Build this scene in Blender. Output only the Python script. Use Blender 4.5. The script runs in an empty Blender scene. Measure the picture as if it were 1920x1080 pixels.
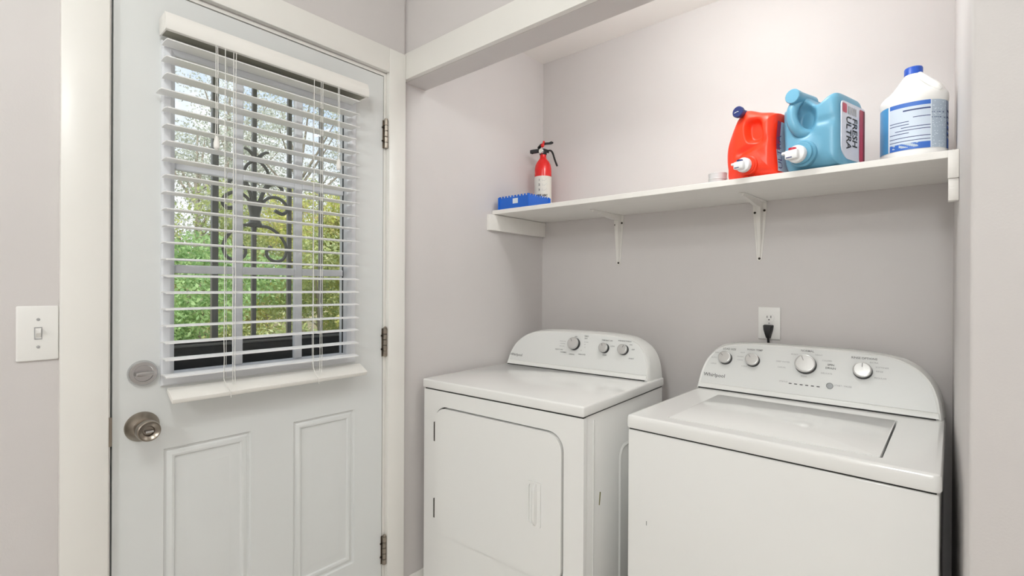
import bpy, bmesh, math, random
import numpy as np
from mathutils import Vector, Matrix

C = bpy.context.scene.collection
SC = bpy.context.scene
random.seed(7)
PI = math.pi

# ------------------------------------------------------------------ camera
FPX = 922.2584
R_ = (0.76088403, 0.64886939, 0.00489997)
U_ = (-0.00476657, -0.00196203, 0.99998672)
F_ = (-0.64887038, 0.76089728, -0.0016)
CAM = (1.493, -1.9955, 1.2663)
cd = bpy.data.cameras.new('camera')
cd.sensor_fit = 'HORIZONTAL'
cd.sensor_width = 36.0
cd.lens = FPX / 1920 * 36.0
cd.clip_start = 0.02
cam = bpy.data.objects.new('camera', cd)
C.objects.link(cam)
cam.matrix_world = Matrix(((R_[0], U_[0], -F_[0], CAM[0]), (R_[1], U_[1], -F_[1], CAM[1]),
                           (R_[2], U_[2], -F_[2], CAM[2]), (0, 0, 0, 1)))
SC.camera = cam

# ------------------------------------------------------------------ view, sky, lights
SC.view_settings.view_transform = 'Standard'
SC.view_settings.look = 'None'
SC.view_settings.gamma = 1.0
SC.view_settings.use_curve_mapping = False
SC.view_settings.exposure = 0.09
SC.cycles.max_bounces = 10
SC.cycles.diffuse_bounces = 6
SC.cycles.transparent_max_bounces = 12
SC.cycles.sample_clamp_indirect = 6.0
SC.cycles.use_denoising = True

w = bpy.data.worlds.new('sky')
SC.world = w
w.use_nodes = True
nt = w.node_tree
bg = nt.nodes['Background']
tc = nt.nodes.new('ShaderNodeTexCoord')
nz = nt.nodes.new('ShaderNodeTexNoise')
nz.inputs['Scale'].default_value = 5.0
nz.inputs['Detail'].default_value = 4.0
rp = nt.nodes.new('ShaderNodeValToRGB')
rp.color_ramp.elements[0].position = 0.40
rp.color_ramp.elements[0].color = (0.60, 0.73, 0.94, 1)
rp.color_ramp.elements[1].position = 0.53
rp.color_ramp.elements[1].color = (0.95, 0.97, 1.0, 1)
nt.links.new(tc.outputs['Generated'], nz.inputs['Vector'])
nt.links.new(nz.outputs['Fac'], rp.inputs['Fac'])
nt.links.new(rp.outputs['Color'], bg.inputs['Color'])
bg.inputs['Strength'].default_value = 1.15


def lamp(name, kind, loc, energy, color=(1, 1, 1), size=0.3, rot=(0, 0, 0)):
    ld = bpy.data.lights.new(name, kind)
    ld.energy = energy
    ld.color = color
    if kind == 'AREA':
        ld.shape = 'DISK'
        ld.size = size
    elif kind == 'POINT':
        ld.shadow_soft_size = size
    o = bpy.data.objects.new(name, ld)
    o.location = loc
    o.rotation_euler = rot
    C.objects.link(o)
    return o


added_sun_ = lamp('added_sun', 'SUN', (4, -4, 9), 3.9, (1.0, 0.96, 0.88), rot=(math.radians(38), 0, math.radians(62)))  # sun added to front-light the foliage outside
added_sun_.data.angle = math.radians(14)
WARM = (0.957, 1.0, 0.993)
ROOM_LAMPS = [((1.15, -2.05, 2.235), 15.5), ((1.6, -3.6, 2.235), 40.0)]
for i_, (p_, e_) in enumerate(ROOM_LAMPS):
    lamp('room_light', 'POINT', p_, e_, WARM, 0.11)
ALC_LAMP = (1.02, -0.65, 2.16)
lamp('alcove_light', 'POINT', ALC_LAMP, 7.5, WARM, 0.075)

# ------------------------------------------------------------------ helpers


def lin(c):
    return tuple(((v / 255) / 12.92 if v / 255 <= 0.04045 else ((v / 255 + 0.055) / 1.055) ** 2.4) for v in c)


def mat(name, rgb, rough=0.5, metal=0.0, bump=None, var=0.0, coat=0.0, spec=0.5, trans=0.0, stretch=None):
    """procedural principled material; bump=(scale, strength, distance); var = small noise variation of the colour"""
    m = bpy.data.materials.new(name)
    m.use_nodes = True
    t = m.node_tree
    b = t.nodes['Principled BSDF']
    col = lin(rgb) + (1,)
    b.inputs['Base Color'].default_value = col
    b.inputs['Roughness'].default_value = rough
    b.inputs['Metallic'].default_value = metal
    b.inputs['Coat Weight'].default_value = coat
    b.inputs['Coat Roughness'].default_value = 0.08
    b.inputs['Specular IOR Level'].default_value = spec
    if trans:
        b.inputs['Transmission Weight'].default_value = trans
    tcn = t.nodes.new('ShaderNodeTexCoord')
    src = tcn.outputs['Object']
    if stretch:
        mp = t.nodes.new('ShaderNodeMapping')
        mp.inputs['Scale'].default_value = stretch
        t.links.new(src, mp.inputs['Vector'])
        src = mp.outputs['Vector']
    if bump:
        n = t.nodes.new('ShaderNodeTexNoise')
        n.inputs['Scale'].default_value = bump[0]
        n.inputs['Detail'].default_value = 3
        t.links.new(src, n.inputs['Vector'])
        bp = t.nodes.new('ShaderNodeBump')
        bp.inputs['Strength'].default_value = bump[1]
        bp.inputs['Distance'].default_value = bump[2]
        t.links.new(n.outputs['Fac'], bp.inputs['Height'])
        t.links.new(bp.outputs['Normal'], b.inputs['Normal'])
    if var:
        n2 = t.nodes.new('ShaderNodeTexNoise')
        n2.inputs['Scale'].default_value = 6.0
        n2.inputs['Detail'].default_value = 5
        t.links.new(src, n2.inputs['Vector'])
        r = t.nodes.new('ShaderNodeValToRGB')
        r.color_ramp.elements[0].position = 0.3
        r.color_ramp.elements[1].position = 0.7
        r.color_ramp.elements[0].color = tuple(c * (1 - var) for c in col[:3]) + (1,)
        r.color_ramp.elements[1].color = tuple(min(1, c * (1 + var)) for c in col[:3]) + (1,)
        t.links.new(n2.outputs['Fac'], r.inputs['Fac'])
        t.links.new(r.outputs['Color'], b.inputs['Base Color'])
    return m


def glass_mat(name):
    m = bpy.data.materials.new(name)
    m.use_nodes = True
    t = m.node_tree
    for n in list(t.nodes):
        t.nodes.remove(n)
    out = t.nodes.new('ShaderNodeOutputMaterial')
    mix = t.nodes.new('ShaderNodeMixShader')
    tr = t.nodes.new('ShaderNodeBsdfTransparent')
    gl = t.nodes.new('ShaderNodeBsdfGlossy')
    gl.inputs['Roughness'].default_value = 0.03
    fr = t.nodes.new('ShaderNodeFresnel')
    fr.inputs['IOR'].default_value = 1.45
    tr.inputs['Color'].default_value = (0.97, 0.98, 0.975, 1)
    mu = t.nodes.new('ShaderNodeMath')
    mu.operation = 'MULTIPLY'
    mu.inputs[1].default_value = 0.35
    t.links.new(fr.outputs[0], mu.inputs[0])
    t.links.new(mu.outputs[0], mix.inputs[0])
    t.links.new(tr.outputs[0], mix.inputs[1])
    t.links.new(gl.outputs[0], mix.inputs[2])
    t.links.new(mix.outputs[0], out.inputs[0])
    return m


def leaf_mat(name, cols, transl=0.45):
    m = bpy.data.materials.new(name)
    m.use_nodes = True
    t = m.node_tree
    for n in list(t.nodes):
        t.nodes.remove(n)
    out = t.nodes.new('ShaderNodeOutputMaterial')
    mix = t.nodes.new('ShaderNodeMixShader')
    mix.inputs[0].default_value = transl
    df = t.nodes.new('ShaderNodeBsdfDiffuse')
    tl = t.nodes.new('ShaderNodeBsdfTranslucent')
    g = t.nodes.new('ShaderNodeNewGeometry')
    r = t.nodes.new('ShaderNodeValToRGB')
    el = r.color_ramp.elements
    while len(el) < len(cols):
        el.new(0.5)
    for i, c in enumerate(cols):
        el[i].position = i / max(1, len(cols) - 1)
        el[i].color = lin(c) + (1,)
    t.links.new(g.outputs['Random Per Island'], r.inputs['Fac'])
    t.links.new(r.outputs['Color'], df.inputs['Color'])
    t.links.new(r.outputs['Color'], tl.inputs['Color'])
    t.links.new(df.outputs[0], mix.inputs[1])
    t.links.new(tl.outputs[0], mix.inputs[2])
    t.links.new(mix.outputs[0], out.inputs[0])
    return m


def obj(name, bm, m, parent=None, smooth=35, loc=None, recalc=True):
    if recalc:
        bmesh.ops.recalc_face_normals(bm, faces=bm.faces[:])
    me = bpy.data.meshes.new(name)
    bm.to_mesh(me)
    bm.free()
    for mm in (m if isinstance(m, (list, tuple)) else [m]):
        me.materials.append(mm)
    if smooth:
        me.polygons.foreach_set('use_smooth', [True] * len(me.polygons))
        me.set_sharp_from_angle(angle=math.radians(smooth))
    o = bpy.data.objects.new(name, me)
    C.objects.link(o)
    if parent:
        o.parent = parent
    if loc:
        o.location = loc
    return o


def tag(o, label=None, cat=None, group=None, kind=None):
    if label:
        o['label'] = label
    if cat:
        o['category'] = cat
    if group:
        o['group'] = group
    if kind:
        o['kind'] = kind
    return o


def thing(name, label, cat, loc=(0, 0, 0), rotz=0.0, group=None, kind=None):
    o = bpy.data.objects.new(name, None)
    o.empty_display_size = 0.05
    C.objects.link(o)
    o.location = loc
    o.rotation_euler = (0, 0, rotz)
    return tag(o, label, cat, group, kind)


def copy_tree(o, parent=None):
    c = o.copy()
    C.objects.link(c)
    if parent:
        c.parent = parent
    for ch in list(o.children):
        copy_tree(ch, c)
    return c


def B():
    return bmesh.new()


def box(bm, x0, x1, y0, y1, z0, z1, bev=0.0, seg=2, mi=0):
    vs = [bm.verts.new(p) for p in ((x0, y0, z0), (x1, y0, z0), (x1, y1, z0), (x0, y1, z0),
                                    (x0, y0, z1), (x1, y0, z1), (x1, y1, z1), (x0, y1, z1))]
    fs = []
    for f in ((3, 2, 1, 0), (4, 5, 6, 7), (0, 1, 5, 4), (1, 2, 6, 5), (2, 3, 7, 6), (3, 0, 4, 7)):
        fc = bm.faces.new([vs[i] for i in f])
        fc.material_index = mi
        fs.append(fc)
    if bev > 0:
        es = list({e for f in fs for e in f.edges})
        bmesh.ops.bevel(bm, geom=es, offset=bev, segments=seg, profile=0.5, affect='EDGES', clamp_overlap=True)
    return bm


def loft(bm, rings, caps=(True, True), closed=True, mi=0):
    vr = [[bm.verts.new(p) for p in r] for r in rings]
    n = len(vr[0])
    for a, b in zip(vr, vr[1:]):
        for i in range(n if closed else n - 1):
            j = (i + 1) % n
            f = bm.faces.new((a[i], a[j], b[j], b[i]))
            f.material_index = mi
    if caps[0]:
        bm.faces.new(vr[0][::-1]).material_index = mi
    if caps[1]:
        bm.faces.new(vr[-1]).material_index = mi
    return vr


def lathe(bm, prof, center=(0, 0, 0), axis='Z', seg=32, caps=(True, True), mi=0):
    rings = []
    for r, h in prof:
        ring = []
        for k in range(seg):
            a = 2 * PI * k / seg
            c, s = max(r, 1e-5) * math.cos(a), max(r, 1e-5) * math.sin(a)
            p = {'Z': (c, s, h), 'X': (h, c, s), 'Y': (c, -h, s)}[axis]   # 'Y' : h grows toward -Y
            ring.append((p[0] + center[0], p[1] + center[1], p[2] + center[2]))
        rings.append(ring)
    return loft(bm, rings, caps, mi=mi)


def tube(bm, pts, r, seg=8, caps=True, mi=0):
    pts = [Vector(p) for p in pts]
    rr = r if isinstance(r, (list, tuple)) else [r] * len(pts)
    t0 = (pts[1] - pts[0]).normalized()
    ref = Vector((0, 0, 1)) if abs(t0.z) < 0.9 else Vector((1, 0, 0))
    n = (ref - t0 * ref.dot(t0)).normalized()
    rings = []
    for i, p in enumerate(pts):
        a = pts[max(0, i - 1)]
        b = pts[min(len(pts) - 1, i + 1)]
        t = (b - a).normalized()
        n = (n - t * n.dot(t)).normalized()
        bt = t.cross(n)
        rings.append([tuple(p + (n * math.cos(2 * PI * k / seg) + bt * math.sin(2 * PI * k / seg)) * rr[i]) for k in range(seg)])
    return loft(bm, rings, (caps, caps), mi=mi)


def spline(pts, n=8, closed=False):
    """catmull-rom through pts"""
    P = [np.array(p, float) for p in pts]
    out = []
    m = len(P)
    rng = range(m if closed else m - 1)
    for i in rng:
        p0 = P[(i - 1) % m] if closed or i > 0 else 2 * P[0] - P[1]
        p1 = P[i]
        p2 = P[(i + 1) % m]
        p3 = P[(i + 2) % m] if closed or i + 2 < m else 2 * P[-1] - P[-2]
        for k in range(n):
            t = k / n
            out.append(0.5 * ((2 * p1) + (p2 - p0) * t + (2 * p0 - 5 * p1 + 4 * p2 - p3) * t * t + (3 * p1 - p0 - 3 * p2 + p3) * t ** 3))
    if not closed:
        out.append(P[-1])
    return [tuple(float(v) for v in q) for q in out]


def rrect(x0, x1, z0, z1, r, n=8):
    rs = r if isinstance(r, (tuple, list)) else [r] * 4       # bl, br, tr, tl
    out = []
    for (cx, cz, a0, rad) in ((x0 + rs[0], z0 + rs[0], PI, rs[0]), (x1 - rs[1], z0 + rs[1], 1.5 * PI, rs[1]),
                              (x1 - rs[2], z1 - rs[2], 0, rs[2]), (x0 + rs[3], z1 - rs[3], 0.5 * PI, rs[3])):
        for k in range(n + 1):
            a = a0 + 0.5 * PI * k / n
            out.append((cx + rad * math.cos(a), cz + rad * math.sin(a)))
    return out


def plate(bm, outer, holes, to3, d0, d1):
    """flat plate with holes; outer/holes are 2-D loops; to3(u, v, d) maps to 3-D; depth from d0 to d1"""
    loops = [outer] + list(holes)
    vf, vb = [], []
    for lp in loops:
        vf.append([bm.verts.new(to3(u, v, d0)) for u, v in lp])
        vb.append([bm.verts.new(to3(u, v, d1)) for u, v in lp])
    for vv in (vf, vb):
        es = []
        for l in vv:
            for i in range(len(l)):
                es.append(bm.edges.new((l[i], l[(i + 1) % len(l)])))
        bmesh.ops.triangle_fill(bm, use_beauty=True, use_dissolve=False, edges=es)
    for lf, lb in zip(vf, vb):
        for i in range(len(lf)):
            j = (i + 1) % len(lf)
            bm.faces.new((lf[i], lf[j], lb[j], lb[i]))
    return bm


def prism(bm, loop, to3, d0, d1, bev=0.0, seg=2):
    a = [bm.verts.new(to3(u, v, d0)) for u, v in loop]
    b = [bm.verts.new(to3(u, v, d1)) for u, v in loop]
    f0 = bm.faces.new(a)
    f1 = bm.faces.new(b[::-1])
    for i in range(len(a)):
        j = (i + 1) % len(a)
        bm.faces.new((a[j], a[i], b[i], b[j]))
    if bev:
        es = list(f0.edges) + list(f1.edges)
        bmesh.ops.bevel(bm, geom=es, offset=bev, segments=seg, profile=0.5, affect='EDGES')
    return bm


_tc = {}


def text(bm, s, size, to3, u, v, align='CENTER', mi=0, rot=0.0, bold=0.0, sx=1.0):
    """flat lettering laid on a surface by to3(u, v)"""
    key = (s, bold, align)
    if key not in _tc:
        cu = bpy.data.curves.new('lettering', 'FONT')
        cu.body = s
        cu.align_x = align
        cu.resolution_u = 2
        cu.offset = bold
        ob = bpy.data.objects.new('lettering_source', cu)
        me = bpy.data.meshes.new_from_object(ob)
        _tc[key] = ([tuple(p.co[:2]) for p in me.vertices], [tuple(p.vertices) for p in me.polygons])
        bpy.data.objects.remove(ob)
        bpy.data.curves.remove(cu)
        bpy.data.meshes.remove(me)
    vs, fs = _tc[key]
    c, sn = math.cos(rot), math.sin(rot)
    nv = [bm.verts.new(to3(u + (x * sx * c - y * sn) * size, v + (x * sx * sn + y * c) * size)) for x, y in vs]
    for f in fs:
        try:
            bm.faces.new([nv[i] for i in f]).material_index = mi
        except ValueError:
            pass


# ------------------------------------------------------------------ materials
M_wall = mat('wall_paint_grey_lilac', (214.5, 210, 208.5), 0.55, bump=(260, 0.10, 0.002), var=0.012)
M_ceil = mat('ceiling_paint', (240, 236, 232), 0.7, bump=(200, 0.08, 0.002))
M_trim = mat('trim_gloss_white', (238, 236, 231), 0.32, bump=(60, 0.05, 0.002), var=0.01)
M_shelf = mat('shelf_paint_white', (236, 233, 228), 0.38, bump=(45, 0.15, 0.003), var=0.015, stretch=(1, 6, 6))
M_door = mat('door_paint_white', (224, 226, 225), 0.38, bump=(120, 0.03, 0.001), var=0.008)
M_vinyl = mat('white_vinyl', (226, 228, 232), 0.4)
M_blind = mat('blind_white', (240, 240, 240), 0.42)
M_cream = mat('blind_cream', (240, 238, 233), 0.42, var=0.01)
M_under = mat('headrail_shaded', (150, 147, 132), 0.45)  # olive grey has the headrail's shade put into the colour
M_cord = mat('cord_white', (236, 235, 230), 0.8)
M_nickel = mat('satin_nickel', (158, 149, 138), 0.3, metal=1.0, bump=(90, 0.05, 0.001), stretch=(1, 1, 12))
M_chrome = mat('satin_chrome', (205, 204, 204), 0.26, metal=1.0)
M_dark = mat('dark_gap', (28, 27, 26), 0.7)
M_gasket = mat('black_gasket', (26, 28, 30), 0.5)
M_enamel = mat('appliance_enamel', (246, 246, 244), 0.16, coat=0.35, bump=(500, 0.015, 0.0005))
M_console = mat('console_plastic', (228, 229, 227), 0.33)
M_rim = mat('console_rim_plastic', (236, 236, 233), 0.3)
M_knobface = mat('knob_silver', (206, 205, 203), 0.32, metal=0.55)
M_knobbase = mat('knob_base_black', (24, 24, 25), 0.35)
M_grey = mat('print_grey', (112, 112, 112), 0.6)
M_greyl = mat('print_light_grey', (168, 168, 168), 0.6)
M_iron = mat('wrought_iron', (126, 126, 123), 0.45, metal=0.2)  # grey lightened for haze and glass reflection over the bars
M_kick = mat('kick_panel_black', (40, 42, 42), 0.22, bump=(9, 0.2, 0.01))
M_plastic = mat('plate_white', (240, 239, 236), 0.35)
M_black = mat('black_rubber', (20, 20, 21), 0.5)
M_screw = mat('screw_dark', (62, 56, 50), 0.4, metal=0.7)
M_red = mat('extinguisher_red', (222, 22, 20), 0.25, coat=0.3)
M_paper = mat('label_paper', (222, 219, 210), 0.5)
M_ink = mat('ink_black', (42, 42, 44), 0.6)
M_blue = mat('basket_blue', (16, 98, 202), 0.4)
M_sticker = mat('sticker_white', (220, 228, 236), 0.5)
M_orange = mat('jug_orange', (250, 62, 30), 0.34)
M_navy = mat('cap_navy', (40, 50, 104), 0.4)
M_tap = mat('tap_white', (240, 240, 240), 0.35)
M_tapred = mat('tap_red', (196, 26, 54), 0.35)
M_jug = mat('jug_blue', (104, 164, 192), 0.34)
M_label = mat('label_pale', (214, 216, 226), 0.4)
M_crimson = mat('label_crimson', (190, 52, 84), 0.4, var=0.25)
M_maroon = mat('label_maroon', (112, 34, 52), 0.4)
M_bleach = mat('bleach_white', (240, 239, 236), 0.36)
M_cap = mat('cap_blue', (30, 84, 190), 0.35)
M_lb_pale = mat('bleach_label_pale', (206, 218, 232), 0.4, var=0.05)
M_lb_grey = mat('bleach_label_grey', (176, 190, 204), 0.4, var=0.08)
M_lb_blue = mat('bleach_label_blue', (52, 104, 190), 0.4)
M_lb_navy = mat('bleach_label_navy', (34, 54, 108), 0.4)
M_lb_sky = mat('bleach_label_sky', (74, 150, 204), 0.4, var=0.25)
M_cup = mat('cup_translucent', (236, 237, 238), 0.35, trans=0.35)
M_floor = mat('floor_vinyl', (216, 212, 206), 0.4, var=0.06)
M_ground = mat('leaf_litter', (160, 150, 112), 0.9, bump=(14, 0.5, 0.03), var=0.25)
M_bark = mat('bark', (150, 142, 130), 0.9, bump=(24, 0.6, 0.02), var=0.2)
M_glass = glass_mat('window_glass')
M_shade = bpy.data.materials.new('lamp_shade_lit')
M_shade.use_nodes = True
_b = M_shade.node_tree.nodes['Principled BSDF']
_b.inputs['Base Color'].default_value = (0.9, 0.88, 0.84, 1)
_b.inputs['Emission Color'].default_value = (1, 0.95, 0.88, 1)
_b.inputs['Emission Strength'].default_value = 1.5

# ------------------------------------------------------------------ the setting
W = 1.543            # inner width of the alcove
HC = 2.396           # ceiling height
RX, RY = 3.2, -4.2   # the room behind the camera
DL, DR, DT = -1.7195, -0.9585, 2.0154     # door slab edges (y) and top
OL, OR, OT = -1.7315, -0.9445, 2.0290     # opening in the wall

bm = B()
plate(bm, [(RY, 0), (OL, 0), (OL, OT), (OR, OT), (OR, 0), (-0.866, 0), (-0.866, HC + 0.1), (RY, HC + 0.1)], [],
      lambda u, v, d: (d, u, v), 0.0, -0.14)
tag(obj('wall_left', bm, M_wall, smooth=0), 'grey lilac wall holding the white back door and light switch', 'wall', kind='structure')
XA = -0.008
bm = B()
box(bm, -0.14, XA, -0.866, 0.12, 0, HC + 0.1)
tag(obj('wall_alcove', bm, M_wall, smooth=0), 'grey lilac left side wall of the laundry alcove beside the dryer', 'wall', kind='structure')
bm = B()
box(bm, XA, W + 0.1, 0, 0.12, 0, HC + 0.1)
tag(obj('wall_back', bm, M_wall, smooth=0), 'grey lilac back wall of the laundry alcove behind shelf and machines', 'wall', kind='structure')
bm = B()
lp = rrect(W, RX + 0.1, -0.855, -0.0005, (0.006, 0.001, 0.001, 0.001), 4)
prism(bm, lp, lambda u, v, d: (u, v, d), 0.0, HC)
tag(obj('wall_right', bm, M_wall), 'pale grey wall end at the right edge beside the washer', 'wall', kind='structure')
bm = B()
box(bm, XA, W, -0.855, -0.7596, 2.0285, HC)
tag(obj('header_beam', bm, M_wall, smooth=0), 'grey lilac header spanning the alcove opening above the white trim board', 'beam', kind='structure')
bm = B()
box(bm, RX, RX + 0.1, RY, -0.855, 0, HC)
tag(obj('wall_side', bm, M_wall, smooth=0), 'grey lilac wall of the room behind the camera, far side', 'wall', kind='structure')
bm = B()
box(bm, -0.14, RX + 0.1, RY - 0.12, RY, 0, HC)
tag(obj('wall_front', bm, M_wall, smooth=0), 'grey lilac wall of the room behind the camera', 'wall', kind='structure')
bm = B()
box(bm, XA, RX + 0.1, RY, 0.0, HC, HC + 0.1)
tag(obj('ceiling', bm, M_ceil, smooth=0), 'white painted ceiling over the alcove and room', 'ceiling', kind='structure')
bm = B()
box(bm, -0.14, RX + 0.1, RY - 0.12, 0.12, -0.1, 0)
tag(obj('floor', bm, M_floor, smooth=0), 'beige vinyl floor under the washer and dryer', 'floor', kind='structure')

# header board, casings, jambs, baseboard
bm = B()
box(bm, 0.0, W + 0.02, -0.8742, -0.855, 2.0285, 2.1242, 0.0015)
tag(obj('trim_1', bm, M_trim), 'white trim board along the header above the alcove opening', 'trim', kind='structure')
CW = 0.02
bm = B()
box(bm, 0, CW, -1.8152, -1.7294, 0, 2.117, 0.002)
tag(obj('trim_2', bm, M_trim), 'white flat casing on the latch side of the door beside the switch', 'trim', kind='structure')
bm = B()
box(bm, 0, CW, -0.9455, -0.8745, 0, 2.117, 0.002)
tag(obj('trim_3', bm, M_trim), 'white flat casing on the hinge side of the door beside the alcove', 'trim', kind='structure')
bm = B()
box(bm, 0, CW, -1.7294, -0.9455, 2.031, 2.117, 0.002)
tag(obj('trim_4', bm, M_trim), 'white flat head casing above the door', 'trim', kind='structure')
bm = B()
box(bm, -0.14, -0.0005, OL, DL - 0.004, 0, OT)
box(bm, -0.14, -0.0005, DR + 0.003, OR, 0, OT)
box(bm, -0.14, -0.0005, DL - 0.004, DR + 0.003, DT + 0.004, OT)
for (y0, y1, z0, z1) in ((DL - 0.004, DL + 0.012, 0, DT), (DR - 0.012, DR + 0.003, 0, DT), (DL, DR, DT - 0.012, DT + 0.004)):
    box(bm, -0.075, -0.047, y0, y1, z0, z1)      # door stops
tag(obj('trim_5', bm, M_trim, smooth=0), 'white door jamb and stops lining the door opening', 'trim', kind='structure')
bm = B()
box(bm, XA, 0.0, -0.8655, -0.001, 0, 0.174, 0.0025)
tag(obj('baseboard_left', bm, M_trim), 'white baseboard on the left alcove wall beside the dryer', 'baseboard', kind='structure')
bm = B()
box(bm, 0, 0.014, RY, -1.8155, 0, 0.174, 0.003)
tag(obj('baseboard_door', bm, M_trim), 'white baseboard on the wall below the light switch', 'baseboard', kind='structure')
bm = B()
box(bm, -30, -0.14, -25, 30, -0.22, -0.12)
tag(obj('ground', bm, M_ground, smooth=0), 'brown leaf strewn ground outside the door', 'ground', kind='structure')
bm = B()
box(bm, -1.3, -0.14, -2.3, -0.4, -0.12, -0.02, 0.005)
tag(obj('trim_6', bm, mat('concrete', (150, 148, 142), 0.9, bump=(40, 0.3, 0.004), var=0.08), smooth=0),
    'grey concrete step outside the back door', 'step', kind='structure')

# ------------------------------------------------------------------ door
GY0, GY1, GZ0, GZ1 = -1.594, -1.1005, 1.040, 1.860       # glass opening
PZ0, PZ1 = 0.325, 0.8475
PL = (-1.6155, -1.4030)
PR = (-1.2785, -1.0680)
door = bpy.data.objects.new('door_1', None)
C.objects.link(door)
door.location = (0, DL, 0)
tag(door, 'white panelled back door with a blind over its glass', 'door', kind='structure')


def dp(u, v, d):
    return (d, u - DL, v)


def dbox(bm, x0, x1, y0, y1, z0, z1, bev=0.0, seg=2):
    box(bm, x0, x1, y0 - DL, y1 - DL, z0, z1, bev, seg)


bm = B()
rect = lambda a, b, c, d: [(a, c), (b, c), (b, d), (a, d)]
plate(bm, rect(DL, DR, 0.012, DT), [rect(PL[0], PL[1], PZ0, PZ1), rect(PR[0], PR[1], PZ0, PZ1), rect(GY0 - 0.006, GY1 + 0.006, GZ0 - 0.006, GZ1 + 0.006)], dp, 0.0, -0.044)
obj('slab', bm, M_door, door, smooth=0)
for (a, b) in (PL, PR):
    bm = B()
    prof = [(0.0, 0.0), (0.003, -0.0055), (0.008, -0.006), (0.014, -0.002), (0.019, -0.0005), (0.024, -0.002), (0.027, -0.0065), (0.031, -0.007), (0.056, -0.0012), (0.058, -0.001)]
    loft(bm, [[dp(u, v, x) for u, v in rect(a + i, b - i, PZ0 + i, PZ1 - i)] for i, x in prof], (False, True))
    obj('raised_panel', bm, M_door, door, smooth=25)
# lite frame around the glass
bm = B()
prof = [(-0.030, -0.001), (-0.030, 0.006), (-0.026, 0.010), (-0.012, 0.012), (-0.006, 0.009), (0.0, 0.002), (0.002, -0.018), (0.0, -0.044), (-0.03, -0.047)]
loft(bm, [[dp(u, v, x) for u, v in rect(GY0 + i, GY1 - i, GZ0 + i, GZ1 - i)] for i, x in prof], (False, False))
lite = obj('lite_frame', bm, M_vinyl, door, smooth=25)
bm = B()
for (y0, y1) in ((GY0 + 0.0005, GY0 + 0.0030), (GY1 - 0.0026, GY1 - 0.0005)):
    dbox(bm, -0.0245, -0.0170, y0, y1, GZ0, GZ1)
dbox(bm, -0.0245, -0.0170, GY0, GY1, GZ1 - 0.004, GZ1 - 0.001)
obj('gasket', bm, M_gasket, lite, smooth=0)
MY = [-1.433, -1.258]
MZ = [1.310, 1.581]
for y in MY:
    bm = B()
    dbox(bm, -0.030, -0.012, y - 0.012, y + 0.012, GZ0, GZ1, 0.003, 1)
    obj('muntin', bm, M_vinyl, lite)
ys = [GY0] + MY + [GY1]
for z in MZ:
    for a, b in zip(ys, ys[1:]):
        bm = B()
        dbox(bm, -0.030, -0.012, a + (0.012 if a != GY0 else 0.005), b - (0.012 if b != GY1 else 0.005), z - 0.011, z + 0.011, 0.003, 1)
        obj('muntin', bm, M_vinyl, lite)
zs = [GZ0] + MZ + [GZ1]
for a, b in zip(ys, ys[1:]):
    for c, d in zip(zs, zs[1:]):
        bm = B()
        dbox(bm, -0.0225, -0.0195, a + 0.002, b - 0.002, c + 0.002, d - 0.002)
        obj('pane', bm, M_glass, lite, smooth=0)
# hinges
for z in (1.81, 1.067, 0.324):
    bm = B()
    for k in range(5):
        z0 = z - 0.05 + k * 0.02
        lathe(bm, [(0.005, z0 + 0.0004), (0.0075, z0 + 0.001), (0.0075, z0 + 0.019), (0.005, z0 + 0.0196)], (0.0095, -0.9525 - DL, 0), seg=16)
    lathe(bm, [(0.0, z + 0.050), (0.006, z + 0.050), (0.006, z + 0.054), (0.002, z + 0.057)], (0.0095, -0.9525 - DL, 0), seg=16)
    dbox(bm, -0.001, 0.002, -0.9615, -0.9525, z - 0.05, z + 0.05)
    hg = obj('hinge', bm, M_nickel, door)
    bm = B()
    for zz in (z + 0.024, z - 0.024):
        lathe(bm, [(0.0035, 0.0), (0.0035, 0.003), (0.001, 0.0045)], (0.0015, -0.9622 - DL, zz), 'X', 10)
    obj('hinge_screws', bm, M_screw, hg)
# knob set
KY, KZ = -1.6610, 0.9155
bm = B()
lathe(bm, [(0.0365, 0.0), (0.0365, 0.003), (0.035, 0.006), (0.0265, 0.0165), (0.0225, 0.021), (0.0175, 0.022)], (0, KY - DL, KZ), 'X', 48)
rose = obj('knob_rose', bm, M_nickel, door)
bm = B()
lathe(bm, [(0.0165, 0.020), (0.0180, 0.032), (0.0225, 0.040), (0.0248, 0.047), (0.0250, 0.059), (0.0240, 0.065), (0.0220, 0.0670), (0.0205, 0.0650), (0.0125, 0.0610), (0.0100, 0.0560), (0.0, 0.0560)], (0, KY - DL, KZ), 'X', 48)
knob = obj('door_knob', bm, M_nickel, door)
bm = B()
box(bm, 0.054, 0.0705, KY - DL - 0.0085, KY - DL + 0.0085, KZ - 0.003, KZ + 0.003, 0.002)
obj('lock_button', bm, M_chrome, knob)
bm = B()
box(bm, 0.012, 0.016, KY - DL - 0.026, KY - DL - 0.022, KZ - 0.004, KZ + 0.004, 0.001)
obj('rose_catch', bm, M_chrome, rose)
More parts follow.
